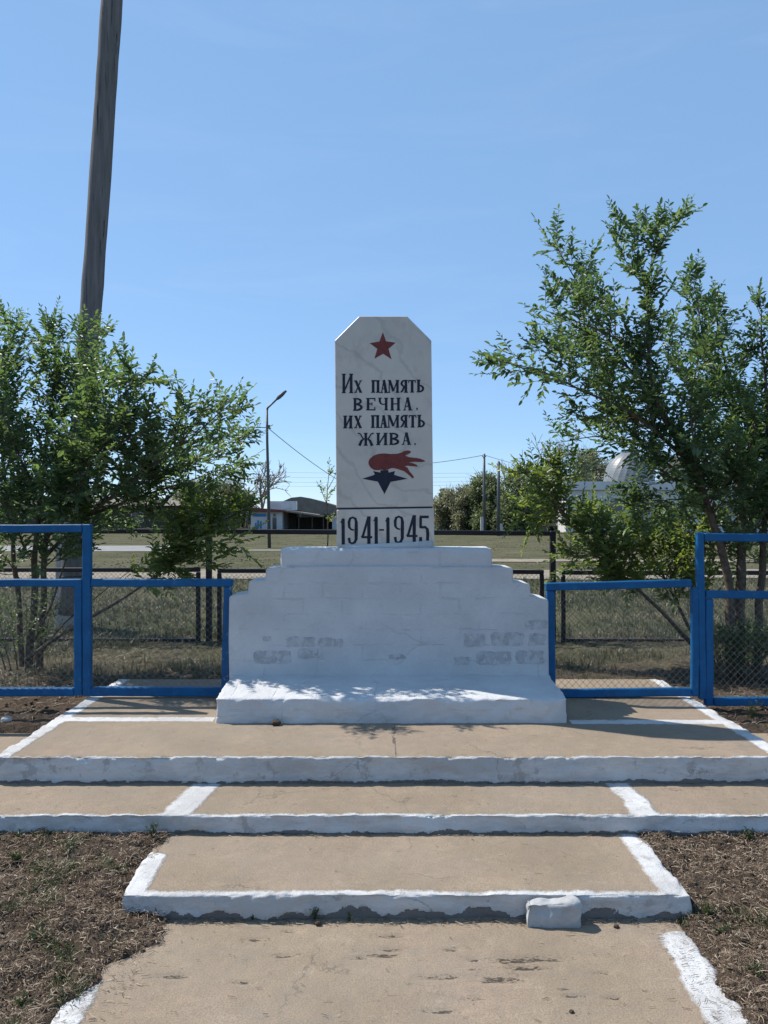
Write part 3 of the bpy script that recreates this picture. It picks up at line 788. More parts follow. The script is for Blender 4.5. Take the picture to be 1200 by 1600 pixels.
# right, tall section
t = empty('blue_fence_section', (fx(1150), DF, fz(1095)), 'tall blue fence section at the right tree, with open frame above its mesh', 'fence')
bar('post', q(1093, 832), q(1097, 1092), UP * 0.85, 0.05, M['blue'], t)
bar('stile', q(1107.2, 935.5), q(1107.5, 1102), UP * 0.95, 0.045, M['blue'], t)
bar('top_rail', q(1099, 839), q(1500, 842), UP, 0.05, M['blue'], t)
bar('middle_rail', q(1101.5, 928.5), q(1500, 931), UP * 0.95, 0.047, M['blue'], t)
bar('bottom_rail', q(1114, 1096), q(1500, 1095), UP, 0.047, M['blue'], t)
wire_panel(fx(1113), fx(1490), fz(1090), fz(934), DF, parent=t)

# dark fence behind, same pattern
UD = 8.0 * DB / F
def dark_section(xa, xb, ya, yb, label, top=True, ends=(True, True), px_post=None, low=1000):
    t = empty('dark_fence_section', (fx((xa + xb) / 2, DB), DB, fz(low, DB)), label, 'fence')
    g = lambda px, py: q(px, py, DB)
    if px_post is not None: bar('post', g(px_post, ya - 4), g(px_post, low + 4), UD * 1.1, 0.055, M['dark'], t)
    if top: bar('top_rail', g(xa, ya), g(xb, yb), UD * 0.95, 0.05, M['dark'], t)
    l = 12
    bar('middle_rail', g(xa + l - 3, ya + 61), g(xb - l + 3, yb + 60), UD * 0.85, 0.04, M['dark'], t)
    bar('bottom_rail', g(xa + l + 4, low - 2), g(xb - l - 4, low), UD * 0.8, 0.04, M['dark'], t)
    bar('stile', g(xa + l, ya + 65), g(xa + l, low + 3), UD * 0.8, 0.04, M['dark'], t)
    bar('stile', g(xb - l, yb + 64), g(xb - l, low + 3), UD * 0.8, 0.04, M['dark'], t)
    wire_panel(fx(xa + l + 5, DB), fx(xb - l - 5, DB), fz(low - 4, DB), fz(ya + 64, DB), DB, 0.05, 0.0016, parent=t)
    return t
dark_section(-240, 322, 829.5, 830, 'dark metal mesh fence section behind the left tree', True, px_post=-244, low=1001)
dark_section(331, 858.5, 830.5, 833.5, 'dark metal mesh fence section behind the white monument', True, px_post=326.5, low=1001)
dark_section(868, 1400, 833.5, 836, 'dark metal mesh fence section behind the right tree, without a top rail', False, px_post=863.5, low=1003)

# ------------------------------------------------------------------ leafy trees (branch skeleton + individual leaves)
class Leaves:
    def __init__(self): self.p = []; self.a = []; self.n = []; self.s = []; self.r = []
    def add(self, p, axis, nrm, size, tone_mix): self.p.append(p); self.a.append(axis); self.n.append(nrm); self.s.append(size); self.r.append(tone_mix)
    def mesh(self, name):
        p = np.array(self.p); a = np.array(self.a); n = np.array(self.n); s = np.array(self.s)[:, None]
        a /= np.linalg.norm(a, axis=1, keepdims=True) + 1e-9
        b = np.cross(n, a); b /= np.linalg.norm(b, axis=1, keepdims=True) + 1e-9
        n = np.cross(a, b)
        w = 0.205
        pts = [p, p + a*s*0.35 + b*s*w + n*s*0.07, p + a*s*0.72 + b*s*w*0.8 + n*s*0.05, p + a*s - n*s*0.10,
               p + a*s*0.72 - b*s*w*0.8 + n*s*0.05, p + a*s*0.35 - b*s*w + n*s*0.07]
        V = np.stack(pts, 1).reshape(-1, 3); k = np.arange(len(p))[:, None] * 6
        Fa = np.concatenate([k + np.array([[0, 3, 2, 1]]), k + np.array([[0, 5, 4, 3]])], 0)
        me = np_mesh(name, V, Fa); point_attr(me, 'tone_mix', np.repeat(np.array(self.r), 6)); return me

def smooth_path(pts, step=0.07):
    out = []
    n = len(pts)
    for i in range(n - 1):
        p0, p1, p2, p3 = pts[max(i-1, 0)], pts[i], pts[i+1], pts[min(i+2, n-1)]
        m = max(2, int((p2 - p1).length / step))
        for k in range(m):
            t = k / m
            out.append(0.5 * ((2*p1) + (p2 - p0)*t + (2*p0 - 5*p1 + 4*p2 - p3)*t*t + (3*p1 - p0 - 3*p2 + p3)*t*t*t))
    out.append(pts[-1]); return out

def rv(rng):
    while True:
        v = Vector((rng.uniform(-1, 1), rng.uniform(-1, 1), rng.uniform(-1, 1)))
        if 0.05 < v.length < 1: return v.normalized()

def leafy_tree(name, label, base, limbs, seed, leaf_mat, spacing=0.055, blen=(0.16, 0.55), leaf=(0.044, 0.078), shoot=(0.09, 0.24), cat='tree',
               depth_bias=1.0, group=None):
    rng = random.Random(seed)
    root = empty(name, base, label, cat, group)
    wood = MB(); tw = MB(); lv = Leaves()
    def make_shoot(p, d, L):
        d = d.normalized(); n = max(4, int(L / 0.0165)); pts = [p]; dirv = d.copy()
        for i in range(4):
            dirv = (dirv + Vector((0, 0, rng.uniform(-0.03, 0.11))) + rv(rng) * 0.10).normalized(); pts.append(pts[-1] + dirv * L / 4)
        tw.tube(pts, [0.0022, 0.002, 0.0017, 0.0014, 0.001], 3, False)
        side = d.cross(Vector((0, 0, 1)))
        side = side.normalized() if side.length > 0.1 else Vector((1, 0, 0))
        side = (side + rv(rng) * 0.5).normalized(); tone = rng.random()
        for i in range(n):
            t = (i + 0.6) / n; k = min(3, int(t * 4)); pp = pts[k].lerp(pts[k+1], t * 4 - k)
            sg = 1 if i % 2 else -1
            ax = dirv * 0.65 + side * sg * 0.85 + rv(rng) * 0.45 + Vector((0, 0, -0.08))
            up = Vector((0, 0, 1)) + rv(rng) * 0.75
            sz_ = rng.uniform(*leaf) * (0.65 + 0.5 * math.sin(math.pi * min(1, t + 0.18)))
            lv.add(tuple(pp), tuple(ax), tuple(up), sz_, min(1, max(0, 0.6 * tone * tone + 0.6 * rng.random() - 0.08)))
        lv.add(tuple(pts[-1]), tuple(dirv), tuple(Vector((0, 0, 1)) + rv(rng) * .6), rng.uniform(*leaf) * 0.8, tone)
    for pts, r0, r1, leaf_from, dens in limbs:
        path = smooth_path([Vector(p) for p in pts])
        n = len(path); L = sum((path[i+1] - path[i]).length for i in range(n - 1))
        path = [p + Vector((N(p.x, p.z, seed, 3), N(p.z, p.y, seed, 3), 0)) * 0.02 * min(1, i / 4) for i, p in enumerate(path)]
        rad = [r0 + (r1 - r0) * (i / (n - 1)) ** 0.8 for i in range(n)]
        wood.tube(path, [r * (1 + 0.12 * N(p.x, p.y, p.z, 14)) for r, p in zip(rad, path)], 7)
        cnt = int(L * (1 - leaf_from) / spacing * dens)
        for i in range(cnt):
            t = leaf_from + (1 - leaf_from) * (i + rng.random()) / cnt
            k = min(n - 2, int(t * (n - 1))); p = path[k].lerp(path[k+1], t * (n - 1) - k)
            T = (path[k+1] - path[k]).normalized()
            v = rv(rng); v.y *= depth_bias; v = v - T * v.dot(T)
            v = v.normalized() if v.length > 0.05 else T.orthogonal()
            d = (T * 0.55 + v * 0.85 + Vector((0, 0, 0.22))).normalized()
            bl = rng.uniform(*blen) * (1.15 - 0.9 * t); m = 4; bp = [p]; dd = d.copy()
            for _ in range(m):
                dd = (dd + Vector((0, 0, 0.08)) + rv(rng) * 0.16).normalized(); bp.append(bp[-1] + dd * bl / m)
            rr = min(rad[k] * 0.6, 0.0035 + bl * 0.006)
            tw.tube(bp, [rr, rr*.85, rr*.65, rr*.5, rr*.35], 4, False)
            ns = max(2, int(bl / 0.058))
            for j in range(ns):
                u = 0.25 + 0.7 * (j + rng.random()) / ns; kk = min(m - 1, int(u * m)); pp = bp[kk].lerp(bp[kk+1], u * m - kk)
                make_shoot(pp, dd * 0.6 + rv(rng) * 0.75 + Vector((0, 0, 0.15)), rng.uniform(*shoot))
            make_shoot(bp[-1], dd, rng.uniform(shoot[0] * 1.2, shoot[1] * 1.25))
        make_shoot(path[-1], path[-1] - path[-2], shoot[1] * 0.8)
    wood.build('trunk', M['bark'], root, True)
    cr = link('crown', lv.mesh('crown'), leaf_mat, root)
    wt = tw.build('twigs', M['bark'], cr, True)
    wt.location = (0, 0, 0); tag(wt, kind='stuff')
    return root, len(lv.p)

def LP(*pts): return [P(*p) for p in pts]
counts = []
dR = 6.6
limbs = [
 (LP((1150,1062,6.6),(1158,900,6.6),(1160,780,6.65),(1150,650,6.75),(1132,560,6.85),(1118,480,6.85)), .060, .006, .40, 1.2),
 (LP((1143,1062,6.55),(1140,910,6.5),(1112,805,6.4),(1068,705,6.3),(1025,625,6.2),(1012,520,6.2),(1016,430,6.2),(1036,380,6.2),(1058,342,6.2)), .048, .004, .36, 1.1),
 (LP((1075,720,6.32),(1000,655,6.15),(915,612,6.05),(845,580,6.0),(782,566,5.95)), .020, .003, .12, 1.3),
 (LP((1030,632,6.2),(960,545,6.3),(908,455,6.4),(872,392,6.45)), .016, .003, .1, 1.25),
 (LP((1016,560,6.2),(945,520,6.0),(890,498,5.95),(855,486,5.9)), .012, .003, .1, 1.1),
 (LP((1095,770,6.4),(1010,700,6.5),(940,682,6.6),(882,690,6.65)), .016, .003, .22, 0.9),
 (LP((1075,720,6.3),(990,640,6.7),(920,580,6.9),(840,545,7.0)), .014, .003, .12, 1.0),
 (LP((1013,470,6.2),(1000,400,6.3),(998,362,6.35)), .008, .002, .1, 0.9),
 (LP((1180,1062,6.7),(1190,900,6.75),(1196,770,6.7),(1198,620,6.6),(1190,530,6.5),(1188,485,6.5)), .045, .005, .40, 1.2),
 (LP((1196,770,6.7),(1235,640,6.6),(1262,520,6.5),(1275,430,6.5)), .022, .003, .1, 1.2),
 (LP((1150,650,6.75),(1110,560,6.6),(1090,480,6.5),(1082,440,6.45)), .014, .003, .05, 1.1),
 (LP((1196,790,6.7),(1290,690,6.7),(1360,600,6.6)), .022, .004, .1, 1.0),
 (LP((1160,780,6.65),(1120,690,7.0),(1070,600,7.2),(1050,520,7.3)), .018, .003, .1, 1.1),
 (LP((1112,805,6.4),(1090,720,6.0),(1080,620,5.8),(1100,540,5.8)), .016, .003, .1, 1.0),
 (LP((1160,740,6.65),(1180,660,6.2),(1150,600,6.1)), .014, .003, .05, 1.2),
 (LP((1158,880,6.6),(1178,830,6.4),(1205,790,6.3),(1225,760,6.2)), .010, .002, .15, 1.5),
 (LP((1140,890,6.5),(1112,850,6.7),(1085,810,6.9),(1070,780,7.0)), .010, .002, .15, 1.5),
 (LP((1192,860,6.7),(1165,800,6.9),(1130,760,7.0)), .010, .002, .15, 1.5),
 (LP((1194,820,6.7),(1230,820,6.5),(1262,800,6.4)), .010, .002, .1, 1.4),
 (LP((1160,800,6.65),(1130,840,6.9),(1150,870,7.1),(1180,880,7.2)), .009, .002, .15, 1.5),
 (LP((1112,805,6.4),(1140,770,6.2),(1165,730,6.1)), .009, .002, .1, 1.4),
 (LP((1090,755,6.4),(1050,742,6.2),(1018,740,6.1),(1000,752,6.05)), .008, .002, .2, 1.3),
 (LP((1100,790,6.4),(1060,780,6.3),(1025,785,6.2),(1000,795,6.2)), .008, .002, .15, 1.4),
]
counts.append(leafy_tree('elm_tree', 'tall young elm with spreading leafy branches at the right edge', tuple(P(1158, 1060, 6.6)), limbs, 21, M['leaf'], 0.058)[1])

limbs = [
 (LP((1105,1035,7.1),(1040,962,7.0),(965,893,6.9),(900,825,6.9),(850,772,6.9),(822,740,6.9)), .026, .003, .38, 1.5),
 (LP((1105,1035,7.1),(1062,950,7.15),(1022,870,7.2),(1002,825,7.2),(985,800,7.2)), .024, .003, .45, 1.4),
 (LP((1110,1035,7.1),(1085,930,7.2),(1058,845,7.3),(1045,805,7.3)), .022, .003, .35, 1.3),
 (LP((965,893,6.9),(930,870,6.7),(890,868,6.6)), .010, .002, .1, 1.3),
 (LP((900,825,6.9),(870,790,7.1),(840,790,7.2),(815,800,7.2)), .010, .002, .1, 1.4),
 (LP((1022,855,7.2),(970,845,7.3),(930,822,7.4),(908,808,7.4)), .010, .002, .1, 1.4),
 (LP((1000,925,6.95),(985,880,6.7),(1000,840,6.6)), .010, .002, .1, 1.5),
 (LP((1062,950,7.15),(1050,890,6.9),(1075,850,6.8)), .010, .002, .1, 1.5),
 (LP((880,805,6.9),(862,760,6.9),(858,728,6.9)), .008, .002, .1, 1.2),
]
counts.append(leafy_tree('elm_shrub', 'low spreading green elm shrub left of the tall elm, behind the blue fence', tuple(P(1106, 1034, 7.1)), limbs, 5, M['leaf2'], 0.050, (0.14, 0.46))[1])
# dense suckers round the trunk
limbs = [(LP((1150 + dx, 1066, 6.3 + dd), (1150 + dx * 1.4, 1030, 6.3 + dd), (1150 + dx * 2.0, 1000 - abs(dx) % 13, 6.3 + dd)), .008, .002, .15, 2.2)
         for dx, dd in ((-18, 0), (-10, .12), (0, 0), (9, .15), (20, .05), (30, .1), (38, 0), (-24, .15), (14, -.1))]
counts.append(leafy_tree('sucker_shrub', 'dark dense sprouts at the foot of the right elm, behind blue mesh', tuple(P(1155, 1066, 6.3)), limbs, 8, M['leaf'], 0.05, (0.08, 0.2), (0.025, 0.042), (0.06, 0.13), 'shrub')[1])

limbs = [
 (LP((45,1052,6.9),(54,905,6.9),(62,785,6.9),(76,655,6.85),(86,575,6.85),(80,520,6.85)), .042, .005, .36, 1.4),
 (LP((62,1052,6.9),(69,885,6.8),(82,785,6.75),(130,690,6.4),(185,625,5.9),(222,588,5.5)), .036, .004, .42, 1.3),
 (LP((36,1050,6.95),(24,885,7.0),(4,710,7.0),(10,580,7.0),(18,515,7.0)), .034, .004, .40, 1.4),
 (LP((4,740,7.0),(-55,640,6.9),(-85,520,6.9)), .020, .003, .1, 1.2),
 (LP((10,640,7.0),(-20,580,6.6),(-25,530,6.5)), .014, .003, .1, 1.2),
 (LP((70,870,6.8),(138,805,6.5),(215,745,6.1),(285,695,5.8),(335,652,5.6),(362,628,5.5)), .020, .003, .25, 1.05),
 (LP((150,790,6.6),(240,748,6.7),(315,712,6.75),(380,680,6.75)), .014, .003, .12, 1.15),
 (LP((140,805,6.6),(230,772,6.4),(305,748,6.3),(375,722,6.3)), .014, .003, .15, 1.05),
 (LP((130,690,6.7),(150,600,6.9),(150,560,7.0),(158,530,7.0)), .014, .003, .1, 0.6),
 (LP((76,655,6.85),(110,590,6.5),(125,560,6.4),(128,520,6.35)), .012, .003, .1, 1.0),
 (LP((62,785,6.9),(20,690,6.4),(-10,600,6.2)), .016, .003, .2, 1.2),
 (LP((215,745,6.1),(232,695,6.0),(230,660,5.95)), .010, .002, .1, .35),
 (LP((285,695,5.8),(290,660,5.7),(294,640,5.7)), .008, .002, .1, .8),
 (LP((82,785,6.75),(140,715,6.1),(195,690,5.75),(235,668,5.6)), .014, .003, .15, 1.2),
 (LP((75,840,6.8),(115,770,6.2),(155,705,5.8),(185,665,5.6)), .012, .003, .15, 1.2),
 (LP((40,860,6.9),(15,800,6.6),(-20,760,6.5)), .012, .003, .2, 1.2),
 (LP((54,905,6.9),(90,868,6.6),(120,850,6.5)), .008, .002, .2, 1.1),
 (LP((30,905,6.95),(8,870,6.7),(-25,850,6.6)), .008, .002, .2, 1.1),
 (LP((62,830,6.9),(110,800,7.1),(170,800,7.3),(230,790,7.4)), .012, .003, .25, 1.0),
]
counts.append(leafy_tree('elm_tree', 'bushy many-stemmed elm at the left edge in front of the utility pole', tuple(P(50, 1050, 6.9)), limbs, 33, M['leaf'], 0.054)[1])
limbs = [
 (LP((42,1030,6.6),(118,978,6.5),(200,930,6.45),(262,885,6.4),(322,832,6.4),(362,806,6.4),(384,790,6.4)), .019, .003, .52, 1.6),
 (LP((262,885,6.4),(290,840,6.2),(300,800,6.15)), .008, .002, .1, 1.4),
 (LP((300,850,6.4),(340,850,6.5),(372,846,6.55)), .007, .002, .1, 1.2),
 (LP((290,862,6.4),(310,800,6.6),(330,770,6.65)), .008, .002, .1, 1.4),
 (LP((240,900,6.42),(290,888,6.3),(322,886,6.25)), .006, .002, .2, 1.0),
 (LP((55,1000,6.7),(85,930,6.6),(105,870,6.55),(130,826,6.5),(150,800,6.5)), .014, .003, .75, 0.5),
 (LP((60,1028,6.6),(100,975,6.7),(160,925,6.8),(220,880,6.85)), .010, .002, .8, .4),
]
counts.append(leafy_tree('elm_sapling', 'slanting elm branch rising rightwards behind the low blue fence', tuple(P(42, 1036, 6.6)), limbs, 12, M['leaf2'], 0.05, (0.12, 0.36))[1])
limbs = [(LP((40 + dx, 1052, 6.7 + dd), (40 + dx * 1.5, 1000, 6.7 + dd), (40 + dx * 2.1, 955 - (dx * 7) % 31, 6.7 + dd)), .008, .002, .3, 0.9)
         for dx, dd in ((-22, 0), (-12, .1), (0, -.1), (12, .1), (20, .0), (-30, .05))]
counts.append(leafy_tree('sucker_shrub', 'sparse leafy sprouts at the foot of the left elm', tuple(P(40, 1052, 6.7)), limbs, 18, M['leaf'], 0.06, (0.08, 0.2), (0.025, 0.042), (0.06, 0.13), 'shrub')[1])
# thin sapling behind the stele
limbs = [(LP((512,905,13.0),(512,830,13.0),(511,780,13.0),(514,730,13.0)), .02, .004, .45, .45), (LP((512,765,13.0),(521,748,13.0),(524,738,13.0)), .007, .003, .2, .5), (LP((512,790,13.0),(504,772,13.0),(501,764,13.0)), .007, .003, .2, .5)]
counts.append(leafy_tree('thin_sapling', 'thin upright sapling just left of the marble stele', tuple(P(512, 905, 13.0)), limbs, 3, M['leaf2'], 0.10, (0.1, 0.22), (0.04, 0.07), (0.08, 0.16))[1])
print('leaves', counts)

# ------------------------------------------------------------------ utility pole on a concrete stub
up = empty('utility_pole', tuple(P(104, 990, 9.4)), 'leaning grey wooden utility pole with concrete stub behind the left elm', 'pole')
pts = [P(x, y, 9.2) for x, y in ((108, 960), (115, 850), (133, 600), (143, 470), (153, 330), (163, 180), (175, 0), (187, -170), (196, -300))]
path = smooth_path(pts, 0.2)
w2 = 16.6 * 9.2 / F
mb = MB(); mb.tube(path, [w2 * (1.0 - 0.03 * i / len(path)) * (1 + 0.05 * N(p.x, 0, p.z, 2.2) + 0.03 * N(p.z, 2, 0, 7)) for i, p in enumerate(path)], 14)
mb.build('pole_shaft', M['pole'], up, True)
mb = MB()
a = P(90, 832, 9.5); b = P(127, 1000, 9.5)
mb.box(a.x, b.x, 9.42, 9.62, b.z - 0.1, a.z); mb.build('concrete_stub', M['conc'], up, False, 0.02, 2)
for zz in (845, 900):
    c = P(112, zz, 9.2); mb = MB()
    mb.tube([(c.x + math.cos(k * math.pi / 8) * 0.175, 9.36 + math.sin(k * math.pi / 8) * 0.29, c.z) for k in range(17)], 0.007, 5); mb.build('wire_binding', M['cable'], up, True)

# ------------------------------------------------------------------ street lamp and cables
DL = 32.8
lp = empty('street_lamp', tuple(P(421, 858, DL)), 'slim dark street lamp with slanted arm left of the stele', 'street lamp')
mb = MB(); mb.tube([P(421, 860, DL), P(419, 750, DL), P(417.5, 690, DL), P(417, 640, DL)], [0.075, 0.066, 0.056, 0.05], 10); mb.build('lamp_post', M['steel'], lp, True)
mb = MB(); mb.tube([P(417, 641, DL), P(418.5, 637, DL), P(434, 622.5, DL)], [0.05, 0.045, 0.04], 8); mb.build('arm', M['steel'], lp, True)
mb = MB(); mb.tube([P(432.5, 624, DL), P(436, 620.5, DL), P(441, 616, DL), P(447.5, 610.5, DL)], [0.05, 0.085, 0.085, 0.04], 8); mb.build('lamp_head', M['steel'], lp, True)
mb = MB(); a = P(420, 668, DL); mb.box(a.x - .10, a.x + .06, DL - .08, DL + .08, a.z - .06, a.z + .10); mb.build('cable_clamp', M['steel'], lp)
def cable(label, p0, p1, sag, r, group=None):
    pts = []
    for i in range(25):
        t = i / 24; p = p0.lerp(p1, t); p.z -= sag * 4 * t * (1 - t); pts.append(p)
    mb = MB(); mb.tube(pts, r, 4); return tag(mb.build('overhead_cable', M['cable'], None, True), label, 'cable', group)
cable('overhead cable running left from the street lamp', P(417, 668, DL), P(40, 640, DL + 2), 0.25, 0.017)
cable('overhead cable dropping from the street lamp towards the marble stele', P(418, 668, DL), P(532, 752, 46), 0.12, 0.016)

# ------------------------------------------------------------------ far buildings
M['dkwall'] = simple('dark_board_wall', (0.10, 0.085, 0.075), 0.3, 1.5, 0.95, 0.1)
M['slate'] = simple('grey_brown_slate_roof', (0.20, 0.175, 0.155), 0.2, 1.2, 0.95, 0.1)
M['bwhite'] = simple('white_lime_wall', (0.55, 0.555, 0.57), 0.08, 1.0, 0.9, 0.1)
M['bblue'] = simple('blue_trim', (0.05, 0.22, 0.45), 0.15, 2, 0.7, 0.2)
M['rust'] = simple('red_brown_fascia', (0.16, 0.06, 0.05), 0.2, 2, 0.8, 0.2)
M['tin'] = simple('galvanised_tin', (0.55, 0.57, 0.58), 0.15, 2, 0.35, 0.5, metal=0.85)
M['dome'] = simple('silver_dome_sheet', (0.155, 0.17, 0.175), 0.2, 1.2, 0.45, 0.5, metal=0.0)
M['glass'] = simple('dark_window_glass', (0.03, 0.04, 0.05), 0.2, 2, 0.1, 0.6)
M['turq'] = simple('turquoise_paint', (0.22, 0.48, 0.47), 0.12, 2, 0.6, 0.3)
M['sign_blue'] = simple('blue_sign_face', (0.03, 0.10, 0.32), 0.1, 2, 0.5, 0.3)
M['sign_white'] = simple('white_sign_face', (0.75, 0.75, 0.75), 0.1, 2, 0.5, 0.3)
GB = 75.0
def bx(x0, x1, yt, yb, d, depth, name, mat, parent, dy=0.0, bev=0.0):
    a = P(x0, yt, d); b = P(x1, yb, d); mb = MB(); mb.box(a.x, b.x, d + dy, d + dy + depth, b.z, a.z); return mb.build(name, mat, parent, False, bev)
def base(px, d): return (fx(px, d), d, ZF)
gy = lambda d: HY + (EYE - ZF) * F / d      # pixel row of the field at depth d

# small white and blue shop
h = empty('small_shop', base(416, GB), 'small white kiosk with blue panels behind the street lamp', 'building')
yb = gy(GB) + 0.6
bx(392, 441, 800, yb, GB, 5.0, 'wall', M['bwhite'], h)
r_ = MB(); A = P(386, 799.7, GB); B = P(446, 793, GB)
r_.prism([(A.x, A.z), (B.x, A.z), (B.x - .1, A.z + .18), (A.x + .25, B.z)][::1], GB - 0.5, GB + 5.4); r_.build('roof', M['rust'], h)
f = bx(395, 416, 803, 807, GB, 0.06, 'sign_board', M['bblue'], h, -0.065)
for xa, xb, ya in ((398.5, 401, 817), (402, 404.5, 813), (406, 409, 814.5)):
    bx(xa, xb, ya, 826, GB, 0.03, 'blue_panel', M['bblue'], h, -0.035)
d_ = bx(426, 432, 808.5, yb, GB, 0.05, 'door', M['glass'], h, -0.055)
w_ = bx(427, 431, 802.5, 807, GB, 0.05, 'window', M['glass'], h, -0.053)
# tin panel on the roof behind
h = empty('tin_shed', base(443, 80), 'shed with shiny corrugated white tin roof behind the kiosk', 'building')
bx(421, 463, 796.5, gy(80) + .6, 80, 5, 'wall', M['dkwall'], h)
mb = MB(); A = P(420, 797.5, 80); B = P(464, 783, 80); n = 44
for i in range(n):
    xa = A.x + (B.x - A.x) * i / n; xb = A.x + (B.x - A.x) * (i + 1) / n; o_ = 0.06 * (i % 2)
    mb.box(xa, xb - 0.004, 79.7 - o_, 80.3, A.z, B.z - 0.01 * (i % 3))
mb.build('tin_roof', M['tin'], h)
# long barn roof
h = empty('barn', base(480, 95), 'long barn with broad dull brown roof behind the carport', 'building')
mb = MB(); pr = [P(x, y, 95) for x, y in ((425, 800), (440, 784), (455, 777.5), (470, 776), (485, 778.5), (505, 784), (530, 791.5), (545, 796), (545, 803), (425, 803))]
mb.prism([(p.x, p.z) for p in pr][::-1], 95, 112); mb.build('roof', M['slate'], h)
bx(430, 540, 803.2, gy(95) + .5, 95.5, 16, 'wall', M['dkwall'], h)
# carport
h = empty('carport', base(485, 76), 'dark open carport with slanting roof left of the stele', 'building')
mb = MB(); A = P(441, 799, 76); B = P(506, 808, 76)
mb.prism([(A.x, A.z), (B.x, B.z), (B.x, B.z + 0.16), (A.x, A.z + 0.16)][::1], 75.2, 82); mb.build('roof', M['slate'], h)
mb = MB(); A2 = P(500, 806, 77.2); B2 = P(531, 803, 77.2); mb.box(A2.x, B2.x, 76.6, 83, A2.z, B2.z); mb.build('side_roof', M['dkwall'], h)
bx(443, 530, 808.2, gy(80) + .6, 81, 0.2, 'back_wall', M['dkwall'], h)
for x in (444.5, 466, 487, 504.5): bx(x, x + 1.6, 800 + (x - 441) * 0.139 + 1, gy(76) + .6, 76, 0.12, 'post', M['dkwall'], h)
bx(519, 531, 806.2, gy(77) + .6, 77, 4, 'side_wall', M['bwhite'], h)
# long dark house behind the left tree
h = empty('long_house', base(160, 62), 'long dark-roofed house mostly hidden behind the left elm', 'building')
bx(-60, 330, 790, gy(62) + .5, 62, 7, 'wall', M['dkwall'], h)
mb = MB(); A = P(-75, 790, 61); B = P(345, 776, 61)
v = [(A.x, 60.6, A.z), (B.x, 60.6, A.z), (B.x, 70, A.z), (A.x, 70, A.z), (A.x + 1, 65.5, B.z), (B.x - 1, 65.5, B.z)]
mb.v = v; mb.f = [[0, 1, 5, 4], [2, 3, 4, 5], [1, 2, 5], [3, 0, 4], [0, 3, 2, 1]]; mb.build('roof', M['slate'], h)
for x in (20, 88, 140, 205, 262, 300):
    w_ = bx(x, x + 20, 800, 815, 62, 0.08, 'window', M['bwhite'], h, -0.085); 
    wg = MB(); A = P(x + 2, 801.5, 62); B = P(x + 18, 813.5, 62); wg.box(A.x, B.x, 61.885, 61.90, B.z, A.z); wg.build('pane', M['glass'], w_)
# mosque with silver dome behind the right trees
DQ = 62.0
h = empty('domed_building', base(1040, DQ), 'white flat-roofed building with ribbed silver dome behind the right elm', 'building')
yb = gy(DQ) + 0.6
bx(884, 1290, 766, yb, DQ, 9, 'wall', M['bwhite'], h)
bx(878, 1296, 752.5, 765.6, DQ, 9.6, 'parapet', M['bwhite'], h, -0.3)
for x in (905, 950, 992, 1075, 1125, 1180, 1235):
    w_ = bx(x, x + 24, 780, 806, DQ, 0.08, 'window', M['bwhite'], h, -0.085)
    wg = MB(); A = P(x + 2.5, 782.5, DQ); B = P(x + 21.5, 803.5, DQ); wg.box(A.x, B.x, DQ - 0.115, DQ - 0.10, B.z, A.z); wg.build('pane', M['glass'], w_)
c = P(983, 755, DQ + 3.2); R = 38.5 * (DQ + 3.2) / F; H = 52 * (DQ + 3.2) / F
mb = MB(); ns, nr = 72, 16
for j in range(nr + 1):
    t = j / nr; rr = R * math.cos(t * math.pi / 2) ** 0.85 if j < nr else 0.0; zz = c.z + H * (math.sin(t * math.pi / 2) * 0.93 + 0.07 * t ** 6)
    for i in range(ns):
        k = 1.0 + (0.012 if i % 3 == 0 else 0.0)
        a = 2 * math.pi * i / ns + 0.55 * t
        mb.v.append((c.x + rr * k * math.cos(a), c.y + rr * k * math.sin(a), zz))
for j in range(nr):
    for i in range(ns):
        mb.f.append([j*ns + i, j*ns + (i+1) % ns, (j+1)*ns + (i+1) % ns, (j+1)*ns + i])
dm = mb.build('dome', M['dome'], h)
mb = MB(); mb.tube([(c.x, c.y, c.z - 0.5), (c.x, c.y, c.z + 0.03)], [R * 1.06, R * 1.06], 48); mb.build('drum', M['bwhite'], dm)
# low grey shed left of it
h = empty('grey_shed', base(840, 66), 'low grey shed with white corner posts under the far trees', 'building')
bx(806, 862, 822, gy(66) + .6, 66, 4, 'wall', M['dkwall'], h)
bx(828, 856, 820, gy(66) + .6, 65.6, 0.2, 'panel', M['conc'], h)
for x in (822, 854): bx(x, x + 2.4, 821, gy(66) + 1.5, 65.2, 0.15, 'post', M['bwhite'], h)
mb = MB(); A = P(803, 822, 66); B = P(865, 818, 66); mb.box(A.x, B.x, 65.0, 71, A.z, B.z); mb.build('roof', M['slate'], h)

# far wooden poles with concrete stubs
for (px, yt, d, lab) in ((756.5, 709, 60, 'tall dark utility pole right of the stele, nearer the stele'), (779, 721, 52, 'shorter dark utility pole right of the stele, further right')):
    o = empty('utility_pole', base(px, d), lab, 'pole', 'far utility poles')
    mb = MB(); mb.tube([P(px, gy(d) + 1, d), P(px + .2, (yt + 830) / 2, d), P(px, yt, d)], [0.13, 0.12, 0.09], 8); mb.build('pole_shaft', M['steel'], o, True)
    if px < 770:
        bx(751, 755.4, 808, gy(d) + 1, d, 0.22, 'concrete_stub', M['conc'], o, -0.1)
    else:
        bx(780.8, 785, 818, gy(d) + 1, d, 0.2, 'concrete_stub', M['conc'], o, -0.1)
    mb = MB(); mb.tube([P(px - 3.0, yt + 4, d), P(px + 3.0, yt + 4, d)], 0.045, 6); mb.build('cross_arm', M['steel'], o)
cable('overhead cable rising from behind the stele to the tall far pole', P(620, 728, 60), P(756.5, 711, 60), 0.12, 0.020)
cable('overhead cable sagging right from the tall far pole', P(757, 711, 60), P(905, 745, 75), 0.2, 0.020)
